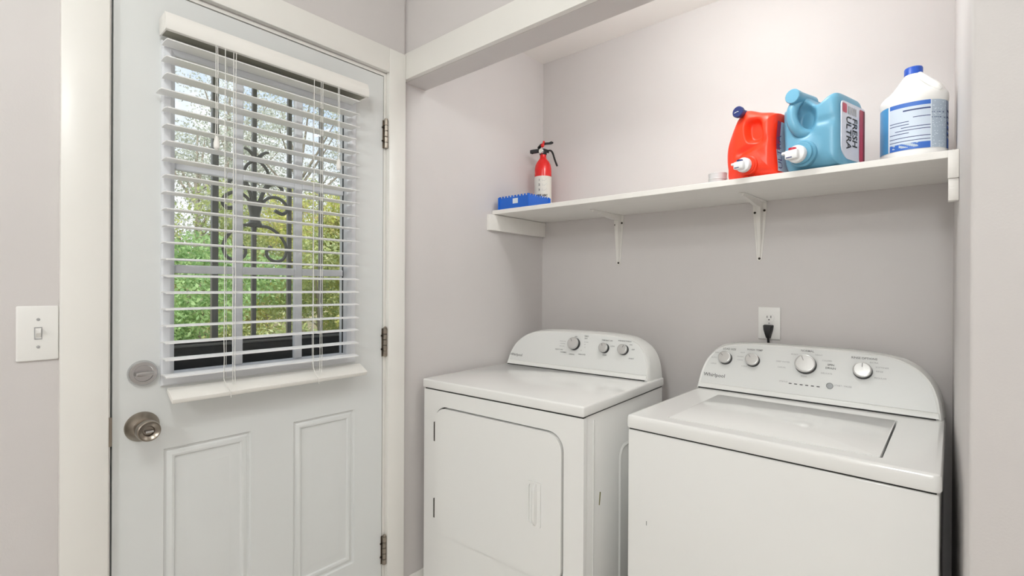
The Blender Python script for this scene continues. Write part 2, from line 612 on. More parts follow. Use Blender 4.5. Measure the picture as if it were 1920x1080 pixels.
# deadbolt
BY, BZ = -1.6605, 1.0488
bm = B()
lathe(bm, [(0.0315, 0.0), (0.0315, 0.004), (0.029, 0.011), (0.0275, 0.0125), (0.0205, 0.013), (0.0195, 0.0105), (0.0, 0.0105)], (0, BY - DL, BZ), 'X', 48)
bolt = obj('deadbolt_rose', bm, M_chrome, door)
bm = B()
loft(bm, [[(x, BY - DL + s * hw, BZ + z) for s, z in ((-1, -t), (-0.5, -t * 1.4), (0.5, -t * 1.4), (1, -t), (1, t), (0.5, t * 1.4), (-0.5, t * 1.4), (-1, t))]
          for x, hw, t in ((0.008, 0.0180, 0.0036), (0.018, 0.0190, 0.0042), (0.029, 0.0185, 0.0034), (0.031, 0.0165, 0.0016))])
obj('thumb_turn', bm, M_chrome, bolt)
bm = B()
box(bm, 0.0005, 0.0022, DL - 0.0090 - DL, DL - 0.0005 - DL, 0.880, 0.950, 0.0005)
obj('strike_plate', bm, M_nickel, door)
# dark weatherstrip seen in the gap
bm = B()
dbox(bm, -0.046, -0.040, DL - 0.0038, DL - 0.0005, 0.012, DT)
dbox(bm, -0.046, -0.040, DL, DR, DT + 0.0005, DT + 0.0038)
dbox(bm, -0.046, -0.040, DR + 0.0004, DR + 0.0028, 0.012, DT)
obj('weatherstrip', bm, M_dark, door, smooth=0)

# ------------------------------------------------------------------ window blind on the door
BL0, BL1 = -1.627, -1.0925
blind = thing('window_blind', 'white horizontal slat blind hanging over the glass of the back door', 'blind', (0.012, BL0, 1.0))


def bb(bm, x0, x1, y0, y1, z0, z1, bev=0.0, seg=2):
    box(bm, x0 - 0.012, x1 - 0.012, y0 - BL0, y1 - BL0, z0 - 1.0, z1 - 1.0, bev, seg)


bm = B()   # valance : a curved board
prof = [(0.066, 1.8920), (0.0725, 1.8935), (0.0745, 1.897), (0.0738, 1.915), (0.0705, 1.929), (0.0645, 1.9375), (0.060, 1.9385), (0.0605, 1.8935)]
loft(bm, [[(x - 0.012, y - BL0, z - 1.0) for x, z in prof] for y in (-1.6325, -1.0650)])
val = obj('valance', bm, M_cream, blind)
for y in (-1.6325, -1.0700):
    bm = B()
    bb(bm, 0.0165, 0.0600, y, y + 0.005, 1.8925, 1.9375, 0.004)
    obj('valance_return', bm, M_cream, val)
bm = B()   # headrail, an open steel channel
plate(bm, [(0.0165, 1.8955), (0.0595, 1.8955), (0.0595, 1.932), (0.058, 1.932), (0.058, 1.897), (0.018, 1.897), (0.018, 1.932), (0.0165, 1.932)], [],
      lambda u, v, d: (u - 0.012, d - BL0, v - 1.0), -1.6265, -1.0705)
obj('headrail', bm, M_under, blind, smooth=0)
nsl = 21
proto = None
SZ0, SDZ = 1.0395, 0.04165
for k in range(nsl):
    z = SZ0 + SDZ * k
    if proto is None:
        bm = B()
        pr = [(-0.025, -0.0012), (-0.012, 0.0008), (0.0, 0.0016), (0.012, 0.0008), (0.025, -0.0012), (0.025, 0.0014), (0.012, 0.0034), (0.0, 0.0042), (-0.012, 0.0034), (-0.025, 0.0014)]
        loft(bm, [[(x, y, zz) for x, zz in pr] for y in (0.0, BL1 - BL0)])
        proto = obj('slat', bm, M_blind, blind)
        s = proto
    else:
        s = proto.copy()
        C.objects.link(s)
        s.parent = blind
    s.location = (0.040 - 0.012, -0.012 if k == 17 else random.uniform(-0.0012, 0.0012), z - 1.0)
    s.rotation_euler = (random.uniform(-0.002, 0.002), 0.02 + random.uniform(-0.03, 0.03), 0)
bm = B()   # bottom rail, tipped forward
bb(bm, -0.026, 0.026, -1.6155, -1.0640, -0.007, 0.007, 0.0025)
rail = obj('bottom_rail', bm, M_cream, blind)
for v in rail.data.vertices:
    v.co = (v.co.x + 0.012, v.co.y, v.co.z + 1.0)
rail.location = (0.046 - 0.012, 0, 0.990 - 1.0)
rail.rotation_euler = (0, math.radians(27), 0)
rnd = random.Random(3)


def cord_pts(y, x, z0, z1, n=16, j=0.0006):
    return [(x - 0.012 + rnd.uniform(-j, j), y - BL0 + rnd.uniform(-j, j), z0 + (z1 - z0) * i / n - 1.0) for i in range(n + 1)]


for y in (-1.4745, -1.2265):
    bm = B()
    tube(bm, cord_pts(y - 0.003, 0.0675, 1.893, 1.001), 0.0009, 5)
    tube(bm, cord_pts(y + 0.003, 0.0675, 1.893, 1.001), 0.0009, 5)
    tube(bm, cord_pts(y, 0.0125 + 0.001, 1.893, 1.006), 0.0009, 5)
    for k in range(nsl):
        z = SZ0 + SDZ * k - 0.003
        tube(bm, [(0.0005, y - BL0, z - 1.0), (0.0555, y - BL0, z - 1.0)], 0.0007, 4)
    obj('ladder_cord', bm, M_cord, blind)
for y in (-1.4990, -1.2520):
    bm = B()
    pts = cord_pts(y, 0.069, 1.893, 1.02) + [(0.061, y - BL0 + 0.006, 0.0), (0.064, y - BL0 + 0.012, -0.012), (0.062, y - BL0 + 0.016, -0.030)]
    tube(bm, pts, 0.0010, 5)
    for q in range(3):
        lathe(bm, [(0.0, -0.002), (0.0022, 0), (0.0, 0.002)], (0.062, y - BL0 + 0.012 + 0.002 * q, -0.012 - 0.009 * q), seg=8)
    obj('lift_cord', bm, M_cord, blind)
for y, zt in ((-1.5190, 1.639), (-1.1712, 1.649)):
    bm = B()
    tube(bm, cord_pts(y - 0.0022, 0.0695, 1.893, zt + 0.01), 0.0009, 5)
    tube(bm, cord_pts(y + 0.0022, 0.0695, 1.893, zt + 0.01), 0.0009, 5)
    pc = obj('pull_cord', bm, M_cord, blind)
    bm = B()
    lathe(bm, [(0.0025, 0.018), (0.0045, 0.014), (0.0075, 0.0), (0.0072, -0.012), (0.004, -0.016)], (0.0575, y - BL0, zt - 1.0), seg=16)
    obj('tassel', bm, M_cream, pc)

# ------------------------------------------------------------------ light switch
sw = thing('light_switch', 'white single toggle light switch on the wall left of the door', 'switch', (0, -1.8490, 1.1605))
bm = B()
box(bm, 0, 0.006, -0.0345, 0.0335, -0.0600, 0.0600, 0.0035, 3)
obj('cover_plate', bm, M_plastic, sw)
bm = B()
plate(bm, rect(-0.0065, 0.0065, -0.0135, 0.0135), [rect(-0.005, 0.005, -0.0115, 0.0115)], lambda u, v, d: (d, u, v), 0.0068, 0.005)
obj('toggle_collar', bm, M_greyl, sw, smooth=0)
bm = B()
loft(bm, [[(0.0055, u, v) for u, v in rect(-0.0045, 0.0045, -0.0105, 0.0105)], [(0.013, u, v) for u, v in rect(-0.004, 0.004, -0.002, 0.009)], [(0.016, u, v) for u, v in rect(-0.0036, 0.0036, 0.001, 0.008)]])
obj('toggle', bm, M_plastic, sw, smooth=20)
for z in (0.030, -0.030):
    bm = B()
    lathe(bm, [(0.0032, 0.0055), (0.0032, 0.0066), (0.0022, 0.0072), (0.0, 0.0072)], (0, 0, z), 'X', 14)
    obj('screw', bm, M_greyl, sw)

# ------------------------------------------------------------------ outlet and cord
ol = thing('wall_outlet', 'white duplex wall outlet above the washer console', 'outlet', (1.0393, 0, 1.1385))
bm = B()
box(bm, -0.0372, 0.0372, -0.006, 0, -0.0595, 0.0595, 0.0028, 3)
obj('cover_plate', bm, M_plastic, ol)
for z in (0.0195, -0.0195):
    bm = B()
    lp = [(0.0172 * math.cos(a), max(-0.0135, min(0.0135, 0.0172 * math.sin(a)))) for a in [2 * PI * k / 40 for k in range(40)]]
    prism(bm, lp, lambda u, v, d: (u, d, z + v), -0.0078, -0.005, 0.0006, 1)
    rc = obj('receptacle', bm, M_plastic, ol)
    bm = B()
    box(bm, -0.0075, -0.0052, -0.0083, -0.007, z + 0.000, z + 0.0075)
    box(bm, 0.0052, 0.0075, -0.0083, -0.007, z + 0.000, z + 0.0085)
    lathe(bm, [(0.0024, 0.0070), (0.0024, 0.0083)], (0, 0, z - 0.0065), 'Y', 12)
    obj('slots', bm, M_ink, rc)
bm = B()
lathe(bm, [(0.0028, 0.0055), (0.0028, 0.0068), (0.0, 0.0072)], (0, 0, 0), 'Y', 12)
obj('screw', bm, M_greyl, ol)
pcd = thing('power_cord', 'black plug and cord of the washer in the lower outlet socket', 'cord', (1.0393, -0.0085, 1.119))
bm = B()
loft(bm, [[(u * wd, -0.001 - d * dp_, zz) for u, d in ((-1, 0), (1, 0), (1, 0.6), (0.7, 1), (-0.7, 1), (-1, 0.6))]
          for zz, wd, dp_ in ((0.014, 0.0145, 0.012), (0.011, 0.0165, 0.024), (-0.004, 0.0145, 0.027), (-0.020, 0.0105, 0.024), (-0.034, 0.0068, 0.016))])
obj('plug', bm, M_black, pcd)
bm = B()
tube(bm, spline([(0, -0.010, -0.032), (0.001, -0.008, -0.06), (0.004, -0.006, -0.12), (0.002, -0.004, -0.25), (-0.01, -0.003, -0.5), (0.0, -0.003, -0.8)], 5), 0.0043, 10)
obj('cord', bm, M_black, pcd)

# ------------------------------------------------------------------ shelf
SAG = 0.0015
YF = -0.376


def zsh(x):
    return 1.6095 - SAG * math.sin(PI * max(0, min(1, x / W)))


shelf = thing('wall_shelf', 'long white painted shelf across the alcove on two brackets', 'shelf', (0, 0, 1.59))
bm = B()
rings = []
for i in range(33):
    x = -0.006 + (W + 0.004) * i / 32
    t = zsh(x) - 1.59
    b_ = t - 0.0185
    rings.append([(x, YF + 0.001, b_), (x, YF, b_ + 0.001), (x, YF, t - 0.001), (x, YF + 0.001, t), (x, -0.001, t), (x, -0.001, b_)])
loft(bm, rings)
obj('shelf_board', bm, M_shelf, shelf)
bm = B()
prism(bm, [(XA + 0.0005, -0.408), (0.003, -0.407), (0.013, -0.366), (0.013, -0.001), (XA + 0.0005, -0.001)], lambda u, v, d: (u, v, d), -0.071, -0.0005, 0.0015, 1)
obj('cleat', bm, M_shelf, shelf)
bm = B()
box(bm, W - 0.020, W - 0.0005, -0.396, -0.366, -0.108, -0.0545, 0.0015)
obj('end_block', bm, M_shelf, shelf)
bm = B()
box(bm, W - 0.021, W - 0.0005, -0.400, -0.3775, -0.054, 0.0145, 0.0015)
obj('end_block', bm, M_shelf, shelf)
for bx_ in (0.4215, 1.0045):
    zt = zsh(bx_) - 0.0187 - 1.59
    bm = B()
    # back plate on the wall, tapering down
    vpl = [(-0.0235, zt), (0.0235, zt), (0.0235, zt - 0.030), (0.0085, zt - 0.215), (0.0, zt - 0.222), (-0.0085, zt - 0.215), (-0.0235, zt - 0.030)]
    prism(bm, vpl, lambda u, v, d: (bx_ + u, d, v), -0.0025, -0.0003)
    # top plate under the board
    hp = [(-0.0235, 0), (0.0235, 0), (0.0235, -0.035), (0.0085, -0.235), (0.0, -0.242), (-0.0085, -0.235), (-0.0235, -0.035)]
    prism(bm, hp, lambda u, v, d: (bx_ + u, v - 0.0005, d), zt - 0.0028, zt - 0.0003)
    # pressed rib: deep at the corner, fading to both ends
    n = 18
    rib = []
    for i in range(n + 1):
        s = i / n                      # 0 bottom of the wall leg .. 1 tip of the shelf leg
        a = PI / 2 * s
        # point on the corner-side curve (flat plates) and on the outer curve
        if s < 0.5:
            p0 = Vector((0, -0.002, zt - 0.205 * (1 - s * 2)))
        else:
            p0 = Vector((0, -0.225 * (s * 2 - 1), zt - 0.002))
        dep = 0.007 + 0.020 * math.sin(PI * s) ** 2
        nrm = Vector((0, -math.cos(a), -math.sin(a)))
        p1 = p0 + nrm * dep
        wd = 0.0055 + 0.007 * math.sin(PI * s)
        rib.append([tuple(Vector((bx_ - wd, p0.y, p0.z))), tuple(Vector((bx_ - wd * 0.55, p1.y, p1.z))), tuple(Vector((bx_ + wd * 0.55, p1.y, p1.z))), tuple(Vector((bx_ + wd, p0.y, p0.z)))])
    loft(bm, rib)
    br = obj('bracket', bm, M_shelf, shelf)
    for (u, v) in ((-0.0165, zt - 0.040), (0.0165, zt - 0.034), (0.0, zt - 0.212)):
        bm = B()
        lathe(bm, [(0.0042, 0.002), (0.0042, 0.0045), (0.0024, 0.0060), (0.0, 0.0060)], (bx_ + u, 0, v), 'Y', 14)
        obj('screw', bm, M_screw, br)

# ------------------------------------------------------------------ machines
ARCH = [(0.0, 0.0), (0.003, 0.025), (0.009, 0.06), (0.024, 0.097), (0.048, 0.126), (0.082, 0.148), (0.125, 0.161), (0.19, 0.1675), (0.27, 0.170)]


KLR = [1.0, 1.0]


def arch(w, hscale=1.0, inset=0.0, x0=0.0, zbase=0.0):
    """console outline: up the left, over the top, down the right; width w"""
    half = spline(ARCH, 5)
    k = (w / 2) / 0.345
    pts = [(u * k, v * hscale) for u, v in half if u * k < w / 2 - 0.02]

    def wp(u, f):                       # fuller or leaner shoulder, unchanged at the base and the middle
        return u * (f + (1 - f) * min(1.0, u / (w * 0.45)))
    full = [(wp(u, KLR[0]), v) for u, v in pts] + [(w - wp(u, KLR[1]), v) for u, v in pts[::-1]]
    out = []
    m = len(full)
    for i, (u, v) in enumerate(full):
        a = full[max(0, i - 1)]
        b = full[min(m - 1, i + 1)]
        tx, tz = b[0] - a[0], b[1] - a[1]
        L = math.hypot(tx, tz) or 1
        nx, nz_ = tz / L, -tx / L           # inward
        vv = v + nz_ * inset
        out.append((x0 + u + nx * inset, max(zbase, vv)))
    return out


def console(parent, w, x0, yb, z0, tilt, depth, hs, knobs, m_face):
    ct, st = math.cos(tilt), math.sin(tilt)

    def face(u, v, off=0.0):          # point on the tilted face, off = toward the viewer
        return (x0 + u, yb + v * st - off * ct, z0 + v * ct + off * st)
    bm = B()
    fr0 = arch(w, hs, 0.007)
    fr1 = arch(w, hs, 0.003)
    fr2 = arch(w, hs, 0.0)
    bk = arch(w + 0.012, hs * ct * 1.02, 0.0, -0.006)
    rings = [[face(u, v, 0.0) for u, v in fr0], [face(u, v, 0.0025) for u, v in fr1], [face(u, v, -0.002) for u, v in fr2]]
    md = arch(w + 0.006, hs * 1.012, 0.0, -0.003)
    rings.append([(x0 + u, yb + v * st + 0.020, z0 + v * ct) for u, v in md])
    rings.append([(x0 + u, yb + depth - 0.010, z0 + v) for u, v in bk])
    rings.append([(x0 + u, yb + depth, z0 + v * 0.97) for u, v in bk])
    loft(bm, rings, (True, True))
    # lower bead of the console
    vr = [(0.004, 0.004), (0.012, 0.002), (0.018, 0.0075), (0.0175, 0.0), ]
    bead = [[face(u, vv, oo) for vv, oo in ((0.002, 0.0), (0.002, 0.0055), (0.010, 0.0065), (0.0175, 0.0042), (0.020, 0.0))] for u in (0.008, w - 0.008)]
    loft(bm, bead)
    shell = obj('console_housing', bm, M_rim, parent)
    bm = B()
    loft(bm, [[face(u, vv, oo) for vv, oo in ((-0.002, 0.0), (-0.002, 0.0062), (0.0018, 0.0062), (0.0018, 0.0))] for u in (0.008, w - 0.014)])
    obj('console_gap_shade', bm, M_dark, shell, smooth=0)  # dark strip standing in for the shaded gap under the console
    bm = B()
    lp = arch(w, hs, 0.009, 0.0, 0.021)
    prism(bm, lp, lambda u, v, d: face(u, v, d), 0.0012, -0.003)
    panel = obj('control_panel', bm, m_face, parent)
    for (u, v, r, ptr) in knobs:
        def kf(a, rr, h):
            return face(u + rr * math.cos(a), v + rr * math.sin(a), h)
        seg = 36
        bm = B()
        loft(bm, [[kf(2 * PI * k / seg, rr, h) for k in range(seg)] for rr, h in ((r * 1.04, 0.001), (r * 1.02, 0.010), (r * 0.97, 0.0145))])
        kb = obj('knob', bm, M_knobbase, parent)
        bm = B()
        loft(bm, [[kf(2 * PI * k / seg, rr, h) for k in range(seg)] for rr, h in ((r * 0.98, 0.0140), (r * 1.0, 0.0185), (r * 0.94, 0.0225), (r * 0.86, 0.0230), (r * 0.83, 0.0222), (r * 0.3, 0.0226))])
        obj('knob_face', bm, M_knobface, kb)
        bm = B()
        c, s = math.cos(ptr), math.sin(ptr)
        loft(bm, [[face(u + c * q - s * t_, v + s * q + c * t_, h) for q, t_ in ((r * 0.30, -0.0008), (r * 0.80, -0.0008), (r * 0.80, 0.0008), (r * 0.30, 0.0008))] for h in (0.0222, 0.0232)])
        obj('pointer', bm, M_grey, kb, smooth=0)
    return face, panel


# ---------- dryer
DW = 0.7000
dry = thing('dryer', 'white front loading clothes dryer beside the left alcove wall', 'dryer', (0.0225, -0.7880, 0), 0.034)
DZT, DZL = 0.9183, 0.8852
DB = 0.612
bm = B()
box(bm, 0.004, DW - 0.004, 0.02, DB - 0.004, 0.02, DZL - 0.003, 0.004)
cab = obj('cabinet', bm, M_enamel, dry)
bm = B()
dhole = rrect(0.0645, 0.6285, 0.354, 0.8245, 0.056, 10)
plate(bm, rrect(0.002, DW - 0.002, 0.03, DZL - 0.0048, 0.003, 3), [dhole], lambda u, v, d: (u, d, v), 0.003, 0.0205)
bmesh.ops.remove_doubles(bm, verts=bm.verts[:], dist=1e-6)
obj('front_panel', bm, M_enamel, dry)
bm = B()
prism(bm, rrect(0.0690, 0.6240, 0.3585, 0.8200, 0.053, 10), lambda u, v, d: (u, d, v), -0.004, 0.016, 0.003, 2)
ddoor = obj('dryer_door', bm, M_enamel, dry)
bm = B()
prism(bm, rrect(0.0647, 0.6283, 0.3545, 0.8240, 0.056, 10), lambda u, v, d: (u, d, v), 0.0165, 0.0198)
obj('door_gap_shade', bm, M_dark, dry, smooth=0)  # dark sheet behind the door, shade of the gap put into its colour
# handle: raised bezel with a recess and a grip bar
bm = B()
plate(bm, rrect(0.5010, 0.5510, 0.5170, 0.6570, 0.005, 4), [rrect(0.5065, 0.5330, 0.5250, 0.6490, 0.010, 5)], lambda u, v, d: (u, d, v), -0.0085, -0.0041)
hb = obj('handle', bm, M_enamel, ddoor)
bm = B()
loft(bm, [[(u, d, z) for u, d in ((0.5235, -0.0042), (0.5235, -0.0155 * s), (0.5275, -0.019 * s), (0.534, -0.0185 * s), (0.541, -0.0042))] for z, s in ((0.520, 0.45), (0.532, 0.9), (0.545, 1.0), (0.629, 1.0), (0.642, 0.9), (0.654, 0.45))])
obj('grip', bm, M_enamel, hb)
for z in (0.7275, 0.4430):
    bm = B()
    box(bm, 0.0605, 0.0685, -0.0030, 0.004, z - 0.036, z + 0.036, 0.0012)
    for q in (-0.022, 0.0, 0.022):
        lathe(bm, [(0.0022, 0.003), (0.0022, 0.0042), (0.0, 0.0048)], (0.0645, 0, z + q), 'Y', 10)
    obj('door_hinge', bm, M_screw, ddoor)
bm = B()
box(bm, -0.001, DW + 0.001, -0.004, DB, DZL, DZT, 0.006, 3)
obj('top', bm, M_enamel, dry)
bm = B()
box(bm, 0.006, DW - 0.006, 0.0055, DB - 0.006, DZL - 0.0052, DZL + 0.001)
obj('top_gap_shade', bm, M_dark, dry, smooth=0)  # dark block that paints the shade in the gap under the top
# pressed outlines on the right flank
bm = B()
fl = rrect(0.235, 0.56, 0.10, 0.745, 0.045, 8)
fl2 = rrect(0.243, 0.552, 0.108, 0.737, 0.040, 8)
fl3 = rrect(0.250, 0.545, 0.115, 0.730, 0.035, 8)
loft(bm, [[(DW - 0.0042, u, v) for u, v in fl], [(DW - 0.0005, u, v) for u, v in fl2], [(DW - 0.0042, u, v) for u, v in fl3]], (False, False))
bx0 = [(0.062, 0.04), (0.066, 0.04), (0.066, DZL - 0.02), (0.062, DZL - 0.02)]
prism(bm, bx0, lambda u, v, d: (d, u, v), DW - 0.0045, DW - 0.0020)
obj('side_pressing', bm, M_enamel, dry)
# rub mark on the flank
bm = B()
prism(bm, [(0.100, 0.595), (0.104, 0.593), (0.108, 0.612), (0.111, 0.632), (0.105, 0.634), (0.103, 0.614)], lambda u, v, d: (d, u, v), DW - 0.0042, DW - 0.0034)
obj('paint_scuff', bm, mat('scuff_olive', (122, 118, 50), 0.7), dry, smooth=0)
dknobs = [(0.3370, 0.1165, 0.0255, 2.1), (0.4785, 0.1095, 0.0195, 1.9), (0.5615, 0.1100, 0.0200, 1.2)]
DC0 = 0.012
KLR[:] = [1.2, 0.85]
dface, dpan = console(dry, 0.677, DC0, 0.488, DZT, 0.33, 0.120, 1.0, dknobs, M_console)
bm = B()
dl = lambda u, v: dface(u - 0.010, v, 0.0018)
text(bm, 'Whirlpool', 0.0165, dl, 0.0550, 0.040, 'CENTER', 0, 0, 0.01)
obj('logo', bm, M_grey, dry, smooth=0)
bm = B()
for s, u, v in (('OFF', 0.3475, 0.1455), ('TIMED', 0.3970, 0.1510), ('DRY', 0.3970, 0.1415), ('HEAVY DRY', 0.2760, 0.0850), ('NORMAL', 0.3000, 0.0750), ('CASUAL', 0.3420, 0.0700),
                ('DELICATE', 0.3900, 0.0730), ('TEMPERATURE', 0.4940, 0.1400), ('WRINKLE SHIELD', 0.5700, 0.1430), ('HIGH', 0.4930, 0.0800), ('LOW', 0.5220, 0.1180),
                ('ON', 0.5980, 0.1300), ('OFF', 0.6100, 0.1120), ('START', 0.6080, 0.0760)):
    text(bm, s, 0.0074, dl, u, v, 'CENTER', 0, 0, 0.01)
for s, u, v in (('MORE DRY', 0.2880, 0.1220), ('NORMAL', 0.2900, 0.1120), ('LESS DRY', 0.2880, 0.1010), ('50 MIN', 0.4010, 0.1260), ('40', 0.3960, 0.1160), ('30', 0.3980, 0.1050), ('20', 0.3830, 0.0900)):
    text(bm, s, 0.0064, dl, u, v, 'CENTER', 1)
obj('lettering', bm, [M_grey, M_greyl], dry, smooth=0)['kind'] = 'stuff'

# ---------- washer
WW = 0.6955
wsh = thing('washer', 'white top loading washing machine in front of the outlet', 'washing machine', (0.8156, -0.6822, 0), -0.0253)
WZT, WZL = 0.8964, 0.8603
WB = 0.640
bm = B()
box(bm, 0.003, WW - 0.004, 0.004, WB - 0.004, 0.02, WZL - 0.0052, 0.005, 3)
obj('cabinet', bm, M_enamel, wsh)
bm = B()
box(bm, 0.007, WW - 0.008, 0.0060, WB - 0.008, WZL - 0.0060, WZL + 0.001)
obj('top_gap_shade', bm, M_dark, wsh, smooth=0)  # near-black filler, its colour stands for shade below the top
# top frame with a lid opening
LX0, LX1, LY0, LY1 = 0.1035, 0.5965, 0.047, 0.455
bm = B()
tl = lambda u, v, d: (u, v, d)
plate(bm, rrect(0.012, WW - 0.012, 0.008, WB - 0.002, 0.004, 3), [rrect(LX0, LX1, LY0, LY1, (0.010, 0.006, 0.006, 0.010), 5)], tl, WZT, WZT - 0.018)
bmesh.ops.remove_doubles(bm, verts=bm.verts[:], dist=1e-6)
# skirt around the edge, rolled over
sk = []
for ins, zz in ((0.012, 0.0), (0.006, -0.0004), (0.0025, -0.0022), (0.0006, -0.006), (0.0, -0.012), (-0.001, WZL - WZT + 0.004), (0.001, WZL - WZT), (0.008, WZL - WZT)):
    sk.append([(u, v, WZT + zz) for u, v in rrect(ins, WW - ins, -0.004 + ins, WB - ins * 0.2, max(0.004, 0.014 - ins), 5)])
loft(bm, sk, (False, False))
obj('top', bm, M_enamel, wsh)
bm = B()
lidp = rrect(LX0 + 0.0012, LX1 - 0.0045, LY0 + 0.0012, LY1 - 0.0015, (0.009, 0.005, 0.005, 0.009), 5)
prism(bm, lidp, lambda u, v, d: (u, v, d), WZT + 0.0012, WZT - 0.014, 0.0022, 2)
lid = obj('lid', bm, M_enamel, wsh)
bm = B()   # dark plate, painted shade below the lid, seen through the finger slot
prism(bm, rrect(LX0 - 0.004, LX1 + 0.004, LY0 - 0.004, LY1 + 0.004, 0.008, 3), lambda u, v, d: (u, v, d), WZT - 0.0175, WZT - 0.024)
obj('lid_slot_shade', bm, M_dark, wsh, smooth=0)
wknobs = [(0.0885, 0.1205, 0.0225, 2.4), (0.1820, 0.1220, 0.0225, 2.2), (0.3470, 0.1250, 0.0310, 2.0), (0.5035, 0.1220, 0.0250, 1.57)]
KLR[:] = [0.72, 1.02]
wface, wpan = console(wsh, 0.693, -0.0035, 0.5386, WZT, 0.42, 0.100, 1.11, wknobs, M_console)
bm = B()
wl = lambda u, v: wface(u + 0.006, v, 0.0018)
text(bm, 'Whirlpool', 0.0185, wl, 0.0510, 0.0470, 'CENTER', 0, 0, 0.01)
obj('logo', bm, M_grey, wsh, smooth=0)
bm = B()
for s, u, v in (('LOAD SIZE', 0.0910, 0.1545), ('WASH TEMP', 0.1780, 0.1590), ('NORMAL', 0.3420, 0.1705), ('RINSE OPTIONS', 0.4990, 0.1610), ('DRAIN', 0.4120, 0.1180), ('SPIN', 0.4120, 0.1290)):
    text(bm, s, 0.0095, wl, u, v, 'CENTER', 0, 0, 0.01)
text(bm, 'STATUS', 0.0072, wl, 0.2800, 0.0570, 'CENTER', 1)
text(bm, 'START / PAUSE', 0.0070, wl, 0.4490, 0.0640, 'CENTER', 1)
for s, u, v in (('SMALL', 0.0510, 0.1380), ('AUTO', 0.0405, 0.1180), ('LARGE', 0.0420, 0.0950), ('HOT', 0.1380, 0.1460), ('WARM', 0.1320, 0.1300), ('COOL', 0.1330, 0.1180), ('COLD', 0.1500, 0.0960),
                ('BULKY', 0.3050, 0.1560), ('HEAVY', 0.3760, 0.1600), ('DEEP WATER', 0.2720, 0.1260), ('CASUAL', 0.2700, 0.1060), ('COLORS', 0.4000, 0.1430), ('DELICATE', 0.4020, 0.1000), ('SOAK', 0.3390, 0.0830),
                ('EXTRA', 0.5250, 0.1500), ('SOFTENER', 0.5460, 0.1360), ('RINSE', 0.5400, 0.1230), ('REGULAR', 0.5430, 0.1020)):
    text(bm, s, 0.0070, wl, u, v, 'CENTER', 1)
obj('lettering', bm, [M_grey, M_greyl], wsh, smooth=0)['kind'] = 'stuff'
for k in range(6):
    bm = B()
    u = 0.3070 + 0.0162 * k
    loft(bm, [[wface(a, b, h) for a, b in rect(u - 0.0042, u + 0.0042, 0.0540, 0.0566)] for h in (0.0008, 0.0022)])
    obj('status_light', bm, M_ink, wsh, smooth=0)
bm = B()
seg = 28
loft(bm, [[wface(0.4195 + r * math.cos(2 * PI * k / seg), 0.0625 + r * math.sin(2 * PI * k / seg), h) for k in range(seg)] for r, h in ((0.0098, 0.0005), (0.0098, 0.0035), (0.0082, 0.0042), (0.0078, 0.0034), (0.001, 0.0036))])
obj('start_button', bm, mat('button_grey', (150, 152, 153), 0.35, metal=0.3), wsh)
bm = B()
for (u, v, w_, h_) in ((0.062, 0.590, 0.0016, 0.012),):
    prism(bm, rect(u, u + w_, v, v + h_), lambda a, b, d: (a, d, b), 0.0036, 0.0043)
obj('paint_chip', bm, M_grey, wsh, smooth=0)

# ------------------------------------------------------------------ things on the shelf


def pillow(bm, outline, y0, y1, n=5.0, disp=None, res=6, nfront=14, mi=0):
    """closed body: outline (x, z) is the silhouette; y0 front, y1 back; rounded over; disp(x, z) pushes the front face in (+y)"""
    ol_ = spline(outline, res, True)
    cx = sum(p[0] for p in ol_) / len(ol_)
    cz = sum(p[1] for p in ol_) / len(ol_)
    mid, hf = (y0 + y1) / 2, (y1 - y0) / 2
    sc = [0.03] + [0.06 + 0.86 * i / nfront for i in range(nfront + 1)] + [0.95, 0.97, 0.985, 0.995]
    rings = []
    for s in sc:
        a = (1 - s ** n) ** (1 / n)
        rings.append((s, -a, True))
    for a in (-0.45, -0.2, 0.0, 0.2, 0.45):
        rings.append(((1 - abs(a) ** n) ** (1 / n), a, False))
    for s in (0.995, 0.985, 0.95, 0.88, 0.7, 0.4, 0.05):
        rings.append((s, (1 - s ** n) ** (1 / n), False))
    R = []
    for s, a, fr in rings:
        ring = []
        for (x, z) in ol_:
            px, pz = cx + (x - cx) * s, cz + (z - cz) * s
            y = mid + a * hf
            if fr and disp:
                y += disp(px, pz)
            ring.append((px, y, pz))
        R.append(ring)
    loft(bm, R, mi=mi)
    return ol_


def sst(e0, e1, x):
    t = max(0.0, min(1.0, (x - e0) / (e1 - e0)))
    return t * t * (3 - 2 * t)


def tap(parent, x, z, yf, r=0.0205, red=True):
    """push-button spigot: collar is separate; white disc, nozzle and red button"""
    bm = B()
    lathe(bm, [(r * 0.92, 0.0), (r, 0.003), (r, 0.013), (r * 0.93, 0.017), (r * 0.7, 0.018), (0, 0.018)], (x, yf, z), 'Y', 30)
    t = obj('spigot', bm, M_tap, parent)
    bm = B()
    box(bm, x - r * 0.95, x + r * 0.45, yf - 0.032, yf - 0.014, z - r * 0.62, z + r * 0.42, 0.004, 2)
    box(bm, x - r * 1.45, x - r * 0.5, yf - 0.026, yf - 0.015, z + r * 0.05, z + r * 0.38, 0.002, 1)
    obj('nozzle', bm, M_tap, t)
    bm = B()
    lathe(bm, [(r * 0.42, z + r * 0.42), (r * 0.40, z + r * 0.66), (r * 0.2, z + r * 0.72)], (x - r * 0.25, yf - 0.021, 0), 'Z', 18)
    obj('push_button', bm, M_tapred if red else M_navy, t)
    bm = B()
    box(bm, x - r * 0.75, x - r * 0.1, yf - 0.0326, yf - 0.0318, z - r * 0.48, z - r * 0.38)
    obj('mark', bm, M_navy, t, smooth=0)
    return t


def on_shelf(x):
    return zsh(x) + 0.0006


